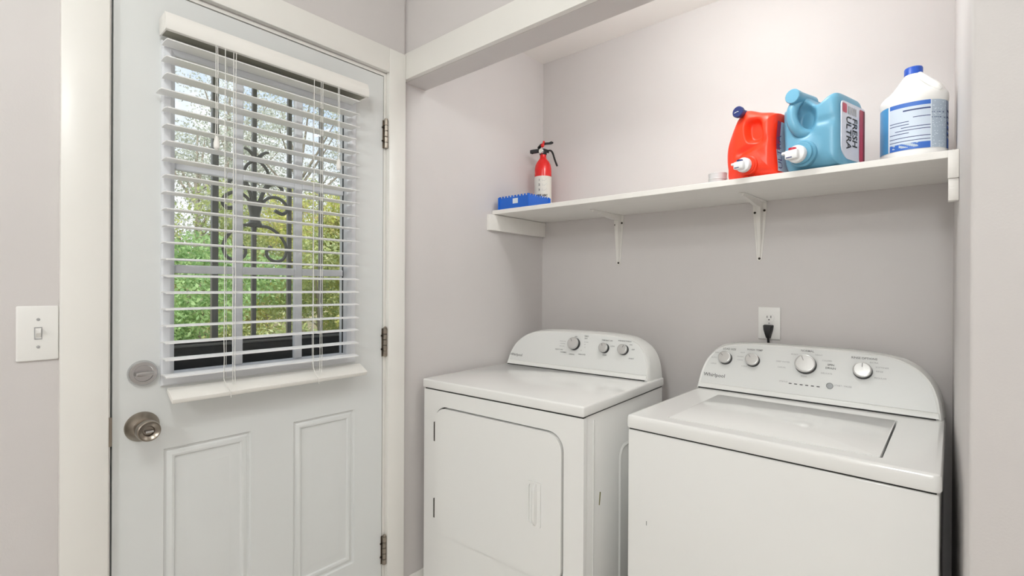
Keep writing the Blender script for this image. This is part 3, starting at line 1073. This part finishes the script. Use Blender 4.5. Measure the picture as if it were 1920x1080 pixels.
# ---------- orange jug
OX = 0.990
oz = on_shelf(1.08)
oj = thing('detergent_jug', 'orange detergent jug with navy cap and white spigot on the shelf', 'jug', (OX, -0.338, oz), -0.25, 'detergent jugs')
oo = lambda pts: [(x, (z - 1.600) * 0.967) for x, z in pts]
outline = oo([(-0.006, 1.6005), (-0.016, 1.640), (-0.0195, 1.678), (-0.017, 1.718), (-0.004, 1.760), (0.012, 1.790), (0.030, 1.816), (0.0530, 1.8300), (0.0960, 1.8120), (0.1370, 1.7990), (0.1455, 1.785), (0.1420, 1.700), (0.1450, 1.640), (0.1490, 1.606), (0.142, 1.6005), (0.08, 1.6005)])


def odisp(x, z):
    z += 1.6
    d = 0.0
    # hand hole : a deep pocket right of the grip
    q = (abs((x - 0.084 - (z - 1.745) * -0.12) / 0.028) ** 3 + abs((z - 1.745) / 0.038) ** 3) ** (1 / 3)
    d += 0.026 * (1 - sst(0.60, 1.12, q))
    # waist groove between grip and spigot
    q2 = abs((z - 1.692) - (x - 0.07) * 0.35) / 0.020
    d += 0.010 * (1 - sst(0.0, 1.0, q2)) * sst(0.02, 0.05, x) * (1 - sst(0.09, 0.14, x))
    d += 0.012 * (1 - sst(0.0, 0.03, x - 0.0)) * 0.6
    d -= 0.008 * (1 - sst(0.3, 1.2, math.hypot((x - 0.073) / 0.045, (z - 1.640) / 0.045)))
    d += 0.006 * sst(0.125, 0.14, x)
    return d


bm = B()
pillow(bm, outline, 0.0, 0.175, 5.5, odisp, 8, 26)
obj('body', bm, M_orange, oj, smooth=60)
bm = B()
lathe(bm, [(0.030, -0.012), (0.0295, 0.006), (0.026, 0.009), (0.026, 0.0135), (0.022, 0.014)], (0.073, -0.004, 0.0380), 'Y', 30)
obj('collar', bm, M_orange, oj)
tap(oj, 0.0700, 0.0370, -0.0180, 0.0225, False)
bm = B()
lathe(bm, [(0.0125, -0.030), (0.0125, 0.001), (0.0165, 0.002), (0.0175, 0.005), (0.0175, 0.014), (0.0155, 0.0165), (0.0, 0.0165)], (0.0425, 0.000, 0.2110), 'Y', 28)
obj('cap', bm, M_navy, oj)
bm = B()
tube(bm, [(0.0425 - 0.010, -0.017, 0.2090), (0.0425, -0.0172, 0.2115), (0.0425 + 0.004, -0.017, 0.2110)], 0.0009, 5)
obj('cap_mark', bm, M_tap, oj)
# wrap label on the right flank
bm = B()


def oside(u, v, off=0.0012):         # u along y (depth), v height
    xs = 0.1458 + 0.0028 * math.cos((v - 0.005) / 0.185 * PI * 2)
    return (xs + off, u, v)


nu, nv_ = 6, 16
g = [[bm.verts.new(oside(0.022 + 0.125 * i / nu, 0.012 + 0.150 * j / nv_)) for j in range(nv_ + 1)] for i in range(nu + 1)]
for i in range(nu):
    for j in range(nv_):
        f = bm.faces.new((g[i][j], g[i + 1][j], g[i + 1][j + 1], g[i][j + 1]))
        f.material_index = 1 if i in (0,) and j > 6 else 0
text(bm, 'ULTRA', 0.034, lambda u, v: oside(u, v, 0.002), 0.048, 0.018, 'LEFT', 2, PI / 2, 0.0)
obj('label', bm, [M_label, M_crimson, mat('print_plum', (112, 92, 132), 0.5)], oj, smooth=60)

# ---------- blue jug
BXj = 1.146
bz = on_shelf(1.22)
bj = thing('detergent_jug', 'light blue detergent jug with arched handle and white spigot on the shelf', 'jug', (BXj, -0.352, bz), -0.28, 'detergent jugs')
o2 = lambda pts: [(x * 0.94, z - 1.606) for x, z in pts]
outline = o2([(0.020, 1.6065), (0.006, 1.630), (0.000, 1.6684), (-0.004, 1.720), (-0.0065, 1.7503), (-0.0066, 1.797), (0.006, 1.7995), (0.0201, 1.797), (0.038, 1.810), (0.056, 1.824), (0.070, 1.822), (0.0798, 1.8100), (0.0985, 1.7925), (0.1195, 1.7950), (0.1480, 1.8110), (0.1600, 1.8030), (0.1650, 1.776), (0.1670, 1.70), (0.1670, 1.625), (0.1640, 1.607), (0.150, 1.6065), (0.08, 1.6065)])


def bdisp(x, z):
    z += 1.606
    d = 0.0
    # hollow behind the handle
    q = math.hypot((x - 0.066) / 0.034, (z - 1.752) / 0.050)
    d += 0.026 * (1 - sst(0.45, 1.15, q))
    d += 0.014 * (1 - sst(0.0, 0.026, x + 0.006))
    d -= 0.010 * (1 - sst(0.3, 1.2, math.hypot((x - 0.058) / 0.055, (z - 1.657) / 0.055)))
    d += 0.004 * math.exp(-((z - 1.735) / 0.010) ** 2) * sst(0.09, 0.11, x) * (1 - sst(0.14, 0.155, x))
    return d


bm = B()
pillow(bm, outline, 0.0, 0.180, 6.5, bdisp, 8, 26)
obj('body', bm, M_jug, bj, smooth=60)
bm = B()   # filler neck, its round end toward the room
lathe(bm, [(0.0215, -0.075), (0.0200, -0.030), (0.0195, 0.006), (0.0205, 0.014), (0.0208, 0.030), (0.0190, 0.0325), (0.0, 0.0325)], (0.0500, 0.000, 0.2110), 'Y', 32)
obj('cap', bm, M_jug, bj)
bm = B()
hp_ = spline([(0.052, 0.004, 0.203), (0.047, -0.008, 0.192), (0.0415, -0.014, 0.172), (0.0410, -0.014, 0.150), (0.0465, -0.010, 0.128), (0.055, -0.002, 0.113), (0.066, 0.006, 0.105), (0.077, 0.016, 0.103)], 5)
nh = len(hp_)
tube(bm, hp_, [0.0140 + 0.0015 * math.sin(PI * i / nh) for i in range(nh)], 14)
obj('handle', bm, M_jug, bj)
bm = B()
lathe(bm, [(0.038, -0.012), (0.0375, 0.004), (0.034, 0.008), (0.0315, 0.008), (0.0310, 0.0145), (0.029, 0.016), (0.022, 0.016)], (0.068, -0.006, 0.0450), 'Y', 36)
obj('collar', bm, M_jug, bj)
tap(bj, 0.0635, 0.0415, -0.0215, 0.0250, True)
# printed label on the right flank
bm = B()
SXB = 0.1573


def bside(u, v, off=0.0):
    return (SXB + off, u, v)


lab = rrect(0.018, 0.164, 0.020, 0.178, (0.040, 0.006, 0.006, 0.012), 6)
prism(bm, lab, lambda u, v, d: (SXB + d, u, v), -0.002, 0.0008)
lo = obj('label', bm, M_label, bj, smooth=0)
bm = B()
for lp, mi_, d in ((rrect(0.126, 0.160, 0.022, 0.172, 0.006, 3), 0, 0.0014), (rrect(0.022, 0.048, 0.146, 0.172, 0.005, 3), 0, 0.0014), (rrect(0.150, 0.160, 0.022, 0.172, 0.003, 2), 1, 0.0018)):
    vs_ = [bm.verts.new(bside(u, v, d)) for u, v in lp]
    bm.faces.new(vs_).material_index = mi_
text(bm, 'ULTRA', 0.042, lambda u, v: bside(u, v, 0.0016), 0.046, 0.140, 'LEFT', 2, -PI / 2, 0.015, 0.72)
text(bm, 'FRESH', 0.042, lambda u, v: bside(u, v, 0.0016), 0.083, 0.140, 'LEFT', 2, -PI / 2, 0.015, 0.72)
for q in range(5):
    vs_ = [bm.verts.new(bside(u, v, 0.0015)) for u, v in rect(0.056 + 0.011 * q, 0.062 + 0.011 * q, 0.146, 0.168)]
    bm.faces.new(vs_).material_index = 3
obj('label_print', bm, [M_crimson, M_maroon, M_ink, M_greyl], lo, smooth=0, recalc=False)

# ---------- bleach bottle
ZB = 1.604
bl = thing('bleach_bottle', 'large white bleach bottle with blue cap and label on the shelf end', 'bottle', (1.4515, -0.205, on_shelf(1.4515)))
bm = B()
SH = [(0.060, 0.0), (0.072, 0.004), (0.0755, 0.014), (0.0755, 0.030), (0.0742, 0.034), (0.0742, 0.166), (0.0755, 0.171), (0.0755, 0.181), (0.0735, 0.190), (0.066, 0.200), (0.0565, 0.2095), (0.047, 0.222), (0.0375, 0.237), (0.029, 0.252), (0.0225, 0.263), (0.0185, 0.269), (0.0175, 0.276), (0.0, 0.276)]
rings = []
for (r, h) in SH:
    h = h if h < 0.19 else 0.19 + (h - 0.19) * 0.90
    ring = []
    for k in range(64):
        a = 2 * PI * k / 64
        c, s = math.cos(a), math.sin(a)
        sq = (abs(c) ** 2.6 + abs(s) ** 2.6) ** (-1 / 2.6)
        rr = r * (1 + (sq - 1) * (0.5 if h < 0.2 else 0.0))
        # the grip side bulges out on the right
        g_ = math.exp(-((a if a < PI else a - 2 * PI) / 0.55) ** 2) * (0.016 * math.exp(-((h - 0.222) / 0.022) ** 2))
        ring.append(((rr + g_) * c, (rr + g_) * s, h))
    rings.append(ring)
loft(bm, rings)
bbod = obj('body', bm, M_bleach, bl, smooth=50)
bm = B()   # grip rib on the shoulder
tube(bm, spline([(0.012, -0.016, 0.254), (0.020, -0.034, 0.240), (0.034, -0.046, 0.221), (0.050, -0.052, 0.202), (0.056, -0.046, 0.191)], 5), [0.004] + [0.0085] * 19 + [0.004], 10)
obj('handle', bm, M_bleach, bl)
bm = B()
prof = [(0.0195, 0.2580), (0.0208, 0.2595), (0.0208, 0.2765), (0.0195, 0.2795), (0.0, 0.2795)]
rings = []
for r, h in prof:
    rings.append([(r * (1 + 0.012 * (k % 2)) * math.cos(2 * PI * k / 60), r * (1 + 0.012 * (k % 2)) * math.sin(2 * PI * k / 60), h) for k in range(60)])
loft(bm, rings)
obj('cap', bm, M_cap, bl)
# label : cells on the body's own curve, with printed colours
bm = B()
NA, NZ = 110, 66
A0, A1 = -2.95, 0.25
rows = []
for j in range(NZ + 1):
    h = 0.036 + 0.128 * j / NZ
    rw = []
    for i in range(NA + 1):
        a = A0 + (A1 - A0) * i / NA
        c, s = math.cos(a), math.sin(a)
        sq = (abs(c) ** 2.6 + abs(s) ** 2.6) ** (-1 / 2.6)
        r = 0.0742 * (1 + (sq - 1) * 0.5) + 0.0007
        rw.append(bm.verts.new((r * c, r * s, h)))
    rows.append(rw)
rl = random.Random(11)
seed_row = [rl.random() for _ in range(NZ)]
for j in range(NZ):
    for i in range(NA):
        f = bm.faces.new((rows[j][i], rows[j][i + 1], rows[j + 1][i + 1], rows[j + 1][i]))
        t = i / NA
        v = j / NZ
        mi_ = 0
        if t < 0.20:
            mi_ = 4
        elif t < 0.213:
            mi_ = 5
        elif t < 0.585:
            tt = (t - 0.213) / 0.372
            if v > 0.90:
                mi_ = 2
            elif v > 0.84:
                mi_ = 0
            elif v > 0.815:
                mi_ = 3 if tt > 0.35 else 0
            elif v < 0.045:
                mi_ = 2
            elif v < 0.13:
                mi_ = 2 if (tt < 0.30 and math.sin(tt * 40) > -0.3) or tt > 0.72 or 0.3 < math.sin(tt * 21 + j) else 1
            else:
                for (a_, b_, c0, c1) in ((0.175, 0.195, 0, 1), (0.245, 0.262, 0, 1), (0.335, 0.355, 0, 0.5), (0.40, 0.420, 0.15, 1), (0.465, 0.482, 0.3, 1), (0.52, 0.535, 0.0, 0.5), (0.58, 0.592, 0.0, 0.5), (0.66, 0.67, 0.6, 1), (0.73, 0.74, 0.6, 1)):
                    if a_ <= v <= b_ and c0 <= tt <= c1:
                        mi_ = 3
        elif t < 0.598:
            mi_ = 5
        elif t < 0.79:
            mi_ = 1
            if rl.random() < 0.10 and seed_row[j] > 0.4:
                mi_ = 5
            if 0.72 < v < 0.745 and t < 0.73 or 0.615 < v < 0.63:
                mi_ = 3 if rl.random() < 0.35 else 1
        elif t < 0.802:
            mi_ = 3
        else:
            mi_ = 1
            if v < 0.16:
                mi_ = 2
            elif v > 0.84:
                mi_ = 1
            elif int(v * 24) % 3 == 0:
                mi_ = 3
            elif int(v * 24) % 3 == 1 and v < 0.55:
                mi_ = 2
        f.material_index = mi_
obj('label', bm, [M_lb_pale, M_lb_grey, M_lb_blue, M_lb_navy, M_lb_sky, M_sticker], bl, smooth=60)

# ---------- measuring cup
cu_ = thing('measuring_cup', 'small translucent white measuring cup on the shelf beside the orange jug', 'cup', (0.934, -0.257, on_shelf(0.934)))
bm = B()
lathe(bm, [(0.0255, 0.0), (0.0268, 0.002), (0.0295, 0.046), (0.0305, 0.047), (0.0300, 0.049), (0.0283, 0.0485), (0.0255, 0.004), (0.0, 0.003)], seg=40)
obj('cup_wall', bm, M_cup, cu_)
bm = B()
lathe(bm, [(0.0290, 0.028), (0.0302, 0.029), (0.0302, 0.031), (0.0290, 0.032)], seg=40, caps=(False, False))
obj('rim_band', bm, M_cup, cu_)

# ---------- fire extinguisher
ex = thing('fire_extinguisher', 'small red fire extinguisher in the shelf corner behind the blue basket', 'extinguisher', (0.0880, -0.125, on_shelf(0.09)))
bm = B()
lathe(bm, [(0.036, 0.0), (0.0395, 0.003), (0.0400, 0.010), (0.0400, 0.205), (0.0392, 0.220), (0.0360, 0.236), (0.0300, 0.249), (0.0220, 0.259), (0.0165, 0.266), (0.0150, 0.275), (0.0150, 0.288), (0.0, 0.288)], seg=40)
obj('cylinder', bm, M_red, ex)
bm = B()
na = 40
A0, A1 = -2.9, 0.9


def exs(u, v, off=0.0006):
    a = -1.05 + u / 0.04
    return ((0.0400 + off) * math.cos(a), (0.0400 + off) * math.sin(a), v)


g = [[bm.verts.new(exs(-0.075 + 0.150 * i / na, zz)) for zz in (0.028, 0.085, 0.145, 0.178)] for i in range(na + 1)]
for i in range(na):
    for j in range(3):
        bm.faces.new((g[i][j], g[i + 1][j], g[i + 1][j + 1], g[i][j + 1]))
lab_ = obj('label', bm, M_paper, ex, smooth=80)
bm = B()
el = lambda u, v: exs(u, v, 0.0012)
text(bm, 'FIRE', 0.013, el, -0.014, 0.082, 'CENTER', 0, 0, 0.05)
text(bm, 'ABC', 0.013, el, 0.014, 0.082, 'CENTER', 0, 0, 0.05)
text(bm, 'EXTINGUISHER', 0.0075, el, 0.0, 0.070, 'CENTER', 0, 0, 0.03)
for k, zz in enumerate((0.154, 0.132, 0.108)):
    text(bm, str(k + 1), 0.014, el, -0.013, zz, 'CENTER', 0, 0, 0.03)
    for q in range(3):
        vs_ = [bm.verts.new(el(u, v)) for u, v in rect(0.0, 0.022 - 0.004 * q, zz + 0.0085 - 0.004 * q, zz + 0.0098 - 0.004 * q)]
        bm.faces.new(vs_).material_index = 1
obj('label_print', bm, [M_ink, M_greyl], lab_, smooth=0, recalc=False)
bm = B()
lathe(bm, [(0.0165, 0.284), (0.0175, 0.287), (0.0175, 0.298), (0.013, 0.302), (0.013, 0.312), (0.0, 0.312)], seg=24)
valve = obj('valve', bm, M_black, ex)
# local directions: the grips lie along the picture's left-right (about +x -y to -x)
bm = B()
loft(bm, [[(x, y + hw, z + t) for hw, t in ((-0.009, -0.0075), (0.009, -0.0075), (0.009, 0.0075), (-0.009, 0.0075))] for x, y, z, t_ in ((-0.050, -0.028, 0.300, 0), (-0.044, -0.025, 0.302, 0), (-0.020, -0.010, 0.305, 0), (0.0, 0.0, 0.304, 0), (0.022, 0.008, 0.300, 0))])
obj('carry_grip', bm, M_black, ex)
bm = B()
loft(bm, [[(x, y + hw, z + t) for hw, t in ((-0.008, -0.0035), (0.008, -0.0035), (0.008, 0.0035), (-0.008, 0.0035))] for x, y, z in ((-0.020, -0.010, 0.318), (-0.008, -0.004, 0.332), (0.008, 0.003, 0.337), (0.030, 0.014, 0.337), (0.040, 0.018, 0.341))])
obj('lever', bm, M_black, ex)
bm = B()
lathe(bm, [(0.011, 0.016), (0.0125, 0.018), (0.0125, 0.025), (0.0110, 0.0265), (0.0, 0.0265)], (0.006, -0.002, 0.297), 'Y', 24)
ga = obj('gauge', bm, M_chrome, ex)
bm = B()
lathe(bm, [(0.0095, 0.0268), (0.0, 0.0270)], (0.006, -0.002, 0.297), 'Y', 24, caps=(True, True))
obj('gauge_face', bm, M_paper, ga)
bm = B()
tube(bm, [(0.006, -0.012, 0.322), (0.010, -0.012, 0.336), (0.012, -0.010, 0.345)], 0.005, 10)
lathe(bm, [(0.009, 0.0), (0.0105, 0.002), (0.009, 0.004)], (0.004, -0.008, 0.327), 'Y', 20)
obj('safety_pin', bm, M_red, ex)
bm = B()
hose = spline([(0.018, 0.008, 0.303), (0.034, 0.014, 0.302), (0.044, 0.017, 0.288), (0.054, 0.016, 0.262), (0.066, 0.014, 0.236), (0.072, 0.013, 0.224)], 6)
tube(bm, hose, [0.0048 if i % 2 else 0.0040 for i in range(len(hose))], 10)
obj('hose', bm, M_black, ex)

# ---------- blue basket
bk = thing('plastic_basket', 'blue plastic basket with notched rim and white sticker on the shelf', 'basket', (0.0270, -0.368, on_shelf(0.1)))
BW, BD, BH = 0.168, 0.150, 0.056


def wall_loop(length, n, h=BH, notch=0.007):
    lp = [(0, 0), (length, 0), (length, h)]
    st = length / (2 * n + 1)
    x = length
    for k in range(n):
        lp += [(x - st, h), (x - st, h - notch), (x - 2 * st, h - notch), (x - 2 * st, h)]
        x -= 2 * st
    lp += [(0, h)]
    return lp


bm = B()
prism(bm, wall_loop(BW, 9), lambda u, v, d: (u, d, v), 0.0, 0.003)
obj('side_wall', bm, M_blue, bk, smooth=0)
bm = B()
prism(bm, wall_loop(BW, 9), lambda u, v, d: (u, d, v), BD - 0.003, BD)
obj('side_wall', bm, M_blue, bk, smooth=0)
for x_ in (0.0, BW - 0.003):
    bm = B()
    prism(bm, wall_loop(BD - 0.0062, 8), lambda u, v, d: (d, u + 0.0031, v), x_, x_ + 0.003)
    obj('side_wall', bm, M_blue, bk, smooth=0)
bm = B()
box(bm, 0.0032, BW - 0.0032, 0.0032, BD - 0.0032, 0.0, 0.003)
obj('bottom', bm, M_blue, bk, smooth=0)
for cx_, cy_ in ((0.0, 0.0), (BW, 0.0), (BW, BD), (0.0, BD)):
    bm = B()
    box(bm, cx_ - 0.004, cx_ + 0.004, cy_ - 0.004, cy_ + 0.004, 0, BH - 0.003, 0.0015)
    obj('corner_post', bm, M_blue, bk)
bm = B()
box(bm, 0.080, 0.109, -0.0006, -0.0001, 0.020, 0.042)
obj('sticker', bm, M_sticker, bk, smooth=0)

# ------------------------------------------------------------------ security door outside
XS = -0.16
SY = -1.3305
sd = thing('security_door', 'dark wrought iron security door with scrollwork outside the glass', 'gate', (XS, SY, -0.02))


def sb(bm, x0, x1, y0, y1, z0, z1, bev=0.0):
    box(bm, x0 - XS, x1 - XS, y0 - SY, y1 - SY, z0 + 0.02, z1 + 0.02, bev)


bm = B()
for (y0, y1, z0, z1) in ((-1.775, -1.725, 0.0, 2.05), (-0.955, -0.905, 0.0, 2.05), (-1.725, -0.955, 2.0, 2.05), (-1.725, -0.955, 0.0, 0.06)):
    sb(bm, -0.178, -0.143, y0, y1, z0, z1, 0.003)
obj('frame', bm, M_iron, sd)
bm = B()
sb(bm, -0.170, -0.150, -1.724, -0.956, 0.961, 1.101)
kp = obj('kick_panel', bm, M_kick, sd)
for z in (1.091, 1.020, 0.972):  # lighter strips stand for glare lines reflected in the panel
    bm = B()
    sb(bm, -0.1505, -0.1435, -1.724, -0.956, z - 0.004, z + 0.004, 0.0015)
    obj('glare_line', bm, M_iron, kp)
bm = B()
sb(bm, -0.168, -0.152, -1.724, -0.956, 0.061, 0.960)
obj('lower_panel', bm, M_kick, sd)
for k in range(6):
    bm = B()
    y = -1.5605 + 0.1135 * k
    wd = 0.0085 if k == 1 else 0.0064
    sb(bm, XS - wd, XS + wd, y - wd, y + wd, 1.102, 1.999, 0.001)
    obj('bar', bm, M_iron, sd)


def sp(y, z, x=0.0115):
    return (x, y, z + 0.02)


def add_scroll(name, pts, r, ball=None):
    for sgn in (1, -1):
        bm = B()
        P = spline([sp(sgn * y, z) for y, z in pts], 6)
        n = len(P)
        tube(bm, P, r if not isinstance(r, tuple) else [r[0] + (r[1] - r[0]) * i / (n - 1) for i in range(n)], 8)
        if ball:
            lathe(bm, [(0.0, -ball), (ball * 0.8, -ball * 0.6), (ball, 0), (ball * 0.8, ball * 0.6), (0, ball)], sp(sgn * pts[-1][0], pts[-1][1]), 'X', 14)
        obj(name, bm, M_iron, sd)


add_scroll('lower_scroll', [(0.004, 1.458), (0.040, 1.456), (0.075, 1.432), (0.096, 1.394), (0.088, 1.358), (0.062, 1.347), (0.038, 1.358), (0.032, 1.378), (0.043, 1.389)], 0.0052, 0.0085)
add_scroll('side_curl', [(0.014, 1.530), (0.040, 1.553), (0.068, 1.556), (0.092, 1.540), (0.098, 1.518), (0.082, 1.505), (0.058, 1.514)], (0.0048, 0.0065))
add_scroll('upper_curl', [(0.012, 1.532), (0.022, 1.566), (0.040, 1.592), (0.062, 1.600), (0.080, 1.588), (0.080, 1.574)], (0.0048, 0.0065))
add_scroll('diamond_arc', [(0.008, 1.535), (0.022, 1.575), (0.038, 1.615), (0.030, 1.645), (0.012, 1.662), (0.0, 1.666)], 0.0048)
add_scroll('leaf_tip', [(0.006, 1.676), (0.016, 1.688), (0.028, 1.697), (0.038, 1.699)], (0.0065, 0.0035))
bm = B()
lathe(bm, [(0.019, 1.456), (0.021, 1.466), (0.015, 1.478), (0.016, 1.498), (0.021, 1.520), (0.0235, 1.532), (0.0235, 1.537), (0.010, 1.539)], (0.0, 0, 0.02), 'Z', 24)
obj('cup', bm, M_iron, sd)

# ------------------------------------------------------------------ trees and shrubs outside
G1 = [(142, 156, 104), (184, 192, 134), (198, 204, 146), (158, 176, 132), (222, 224, 182)]
G2 = [(184, 190, 104), (208, 210, 128), (168, 182, 112), (220, 214, 150), (176, 184, 130), (206, 182, 136)]
G3 = [(184, 188, 174), (210, 214, 202), (164, 168, 154), (226, 230, 222)]  # pale greys, distance haze put into the leaf colour
G4 = [(140, 172, 122), (164, 196, 140), (184, 210, 156), (150, 178, 116)]
LM = [leaf_mat('leaf_green', G1), leaf_mat('leaf_yellow', G2), leaf_mat('leaf_hazy_grey', G3), leaf_mat('leaf_bright', G4)]


def foliage(name, rng, blobs, n, size, m, parent):
    """n small folded leaves scattered in the given blobs (cx, cy, cz, rx, ry, rz)"""
    nb = len(blobs)
    which = rng.integers(0, nb, n)
    bl_ = np.array(blobs)[which]
    d = rng.normal(size=(n, 3))
    d /= np.linalg.norm(d, axis=1)[:, None]
    rad = rng.random(n) ** 0.45
    c = bl_[:, :3] + d * rad[:, None] * bl_[:, 3:]
    a = rng.normal(size=(n, 3))
    a /= np.linalg.norm(a, axis=1)[:, None]
    b = np.cross(a, rng.normal(size=(n, 3)))
    b /= np.linalg.norm(b, axis=1)[:, None]
    s = size * (0.6 + 0.8 * rng.random(n))[:, None]
    v = np.stack([c - a * s, c + b * s * 0.45, c + a * s, c - b * s * 0.45], axis=1).reshape(-1, 3)
    me = bpy.data.meshes.new(name)
    me.vertices.add(4 * n)
    me.vertices.foreach_set('co', v.astype(np.float32).ravel())
    me.loops.add(4 * n)
    me.loops.foreach_set('vertex_index', np.arange(4 * n, dtype=np.int32))
    me.polygons.add(n)
    me.polygons.foreach_set('loop_start', np.arange(0, 4 * n, 4, dtype=np.int32))
    me.update(calc_edges=True)
    me.validate()
    me.materials.append(m)
    o = bpy.data.objects.new(name, me)
    C.objects.link(o)
    o.parent = parent
    o['kind'] = 'stuff'
    return o


def tree(name, label, cat, x, y, h, cr, z0f, n, size, m, seed, trunk_r=0.06, group=None):
    rng = np.random.default_rng(seed)
    rr = random.Random(seed)
    t = thing(name, label, cat, (x, y, -0.12), 0, {'leafy_shrub': 'shrubs outside the door', 'slender_tree': 'slender trees outside the door', 'woodland_tree': 'woodland trees far back'}[name])
    blobs = []
    nb = max(7, int(h * 3))
    bm = B()
    lean = rr.uniform(-0.3, 0.3)
    if trunk_r:
        tube(bm, spline([(0, 0, 0), (lean * 0.2, 0.05, h * 0.35), (lean * 0.6, -0.05, h * 0.65), (lean, 0, h * 0.93)], 4), [trunk_r * (1 - 0.07 * i) for i in range(13)], 8)
    for k in range(nb):
        a = rr.uniform(0, 2 * PI)
        zz = h * (z0f + (0.97 - z0f) * (k + 0.5) / nb)
        pr = math.sin(PI * min(1, 0.12 + 0.8 * (k + 0.5) / nb)) ** 0.6
        d = cr * pr * rr.uniform(0.25, 0.85)
        q = (lean * zz / h + d * math.cos(a), d * math.sin(a), zz)
        br_ = cr * rr.uniform(0.30, 0.5)
        blobs.append((q[0], q[1], q[2], br_, br_, br_ * 0.8))
        base = (lean * 0.6 * zz / h, 0, max(0.1, zz * 0.72))
        tube(bm, spline([base, ((base[0] + q[0]) / 2, q[1] / 2, (base[2] + q[2]) / 2 - 0.05), q], 3), [max(0.006, trunk_r * 0.4 * (1 - 0.12 * i)) for i in range(7)], 5)
    obj('trunk', bm, M_bark, t, smooth=60)
    foliage('leaves', rng, blobs, int(n * 2.5), size * 0.52, m, t)
    return t


tree('leafy_shrub', 'bright green shrub low outside the left pane', 'shrub', -5.4, 0.1, 1.9, 1.1, 0.05, 5000, 0.060, LM[3], 1, 0.03)
tree('leafy_shrub', 'yellow green shrub outside the middle pane', 'shrub', -5.2, 1.5, 2.3, 1.1, 0.05, 5200, 0.055, LM[0], 2, 0.03)
tree('leafy_shrub', 'yellow leaved shrub outside the right pane near the hinges', 'shrub', -4.4, 2.0, 2.7, 1.0, 0.05, 5200, 0.050, LM[1], 3, 0.03)
tree('slender_tree', 'slender pale green tree behind the low green shrub', 'tree', -8.2, 1.0, 3.0, 1.4, 0.12, 3600, 0.075, LM[0], 4, 0.07)
tree('slender_tree', 'yellowing tree behind the middle shrub', 'tree', -8.6, 2.8, 3.3, 1.5, 0.12, 3600, 0.075, LM[1], 5, 0.07)
tree('slender_tree', 'pale green tree standing behind the yellow shrub', 'tree', -7.2, 3.8, 3.2, 1.4, 0.12, 3400, 0.070, LM[0], 6, 0.07)
tree('woodland_tree', 'tall grey green tree far back on the left', 'tree', -13.5, 2.6, 6.0, 2.4, 0.12, 5600, 0.085, LM[2], 7, 0.12)
tree('woodland_tree', 'tall grey green tree far back in the middle', 'tree', -13.0, 5.2, 7.4, 2.5, 0.10, 5600, 0.085, LM[2], 8, 0.12)
tree('woodland_tree', 'tall grey green tree far back on the right', 'tree', -11.5, 7.6, 7.6, 2.6, 0.10, 5600, 0.085, LM[2], 9, 0.12)
tree('woodland_tree', 'bare branched grey tree far behind the yellowing tree', 'tree', -16.5, 4.4, 8.5, 2.8, 0.2, 4600, 0.085, LM[2], 10, 0.14)
tree('leafy_shrub', 'wide green thicket at the wood edge', 'shrub', -10.8, 3.2, 2.6, 2.3, 0.02, 8000, 0.085, LM[0], 11, 0.04)
tree('leafy_shrub', 'wide yellow green thicket at the wood edge toward the hinges', 'shrub', -9.6, 5.9, 2.8, 2.3, 0.02, 8000, 0.085, LM[1], 12, 0.04)
tree('leafy_shrub', 'green thicket at the wood edge toward the latch side', 'shrub', -11.0, -0.4, 2.3, 2.2, 0.02, 7000, 0.085, LM[3], 13, 0.04)

# ------------------------------------------------------------------ lamps above, out of the picture
LABS = ['white dome ceiling lamp over the door end of the room', 'white dome ceiling lamp over the back of the room']
spots = [(p_, l_, r_) for (p_, e_), l_, r_ in zip(ROOM_LAMPS, LABS, (0.15, 0.15))] + [(ALC_LAMP, 'bare bulb ceiling lamp inside the alcove', 0.05)]
for (p_, l_, r_) in spots:
    t = thing('ceiling_lamp', l_, 'lamp', (p_[0], p_[1], HC - 0.0005))
    bm = B()
    if r_ > 0.1:
        lathe(bm, [(r_ + 0.01, 0.0), (r_ + 0.012, -0.018), (r_, -0.022)], seg=36)
        obj('canopy', bm, M_plastic, t)
        bm = B()
        lathe(bm, [(r_ - 0.004, -0.0225), (r_ - 0.012, -0.042), (r_ * 0.75, -0.060), (r_ * 0.4, -0.070), (0.0, -0.073)], seg=36)
        obj('shade', bm, M_shade, t)
    else:
        lathe(bm, [(0.06, 0.0), (0.06, -0.012), (0.024, -0.018), (0.022, -0.028), (0.0, -0.028)], seg=28)
        obj('lamp_holder', bm, M_plastic, t)
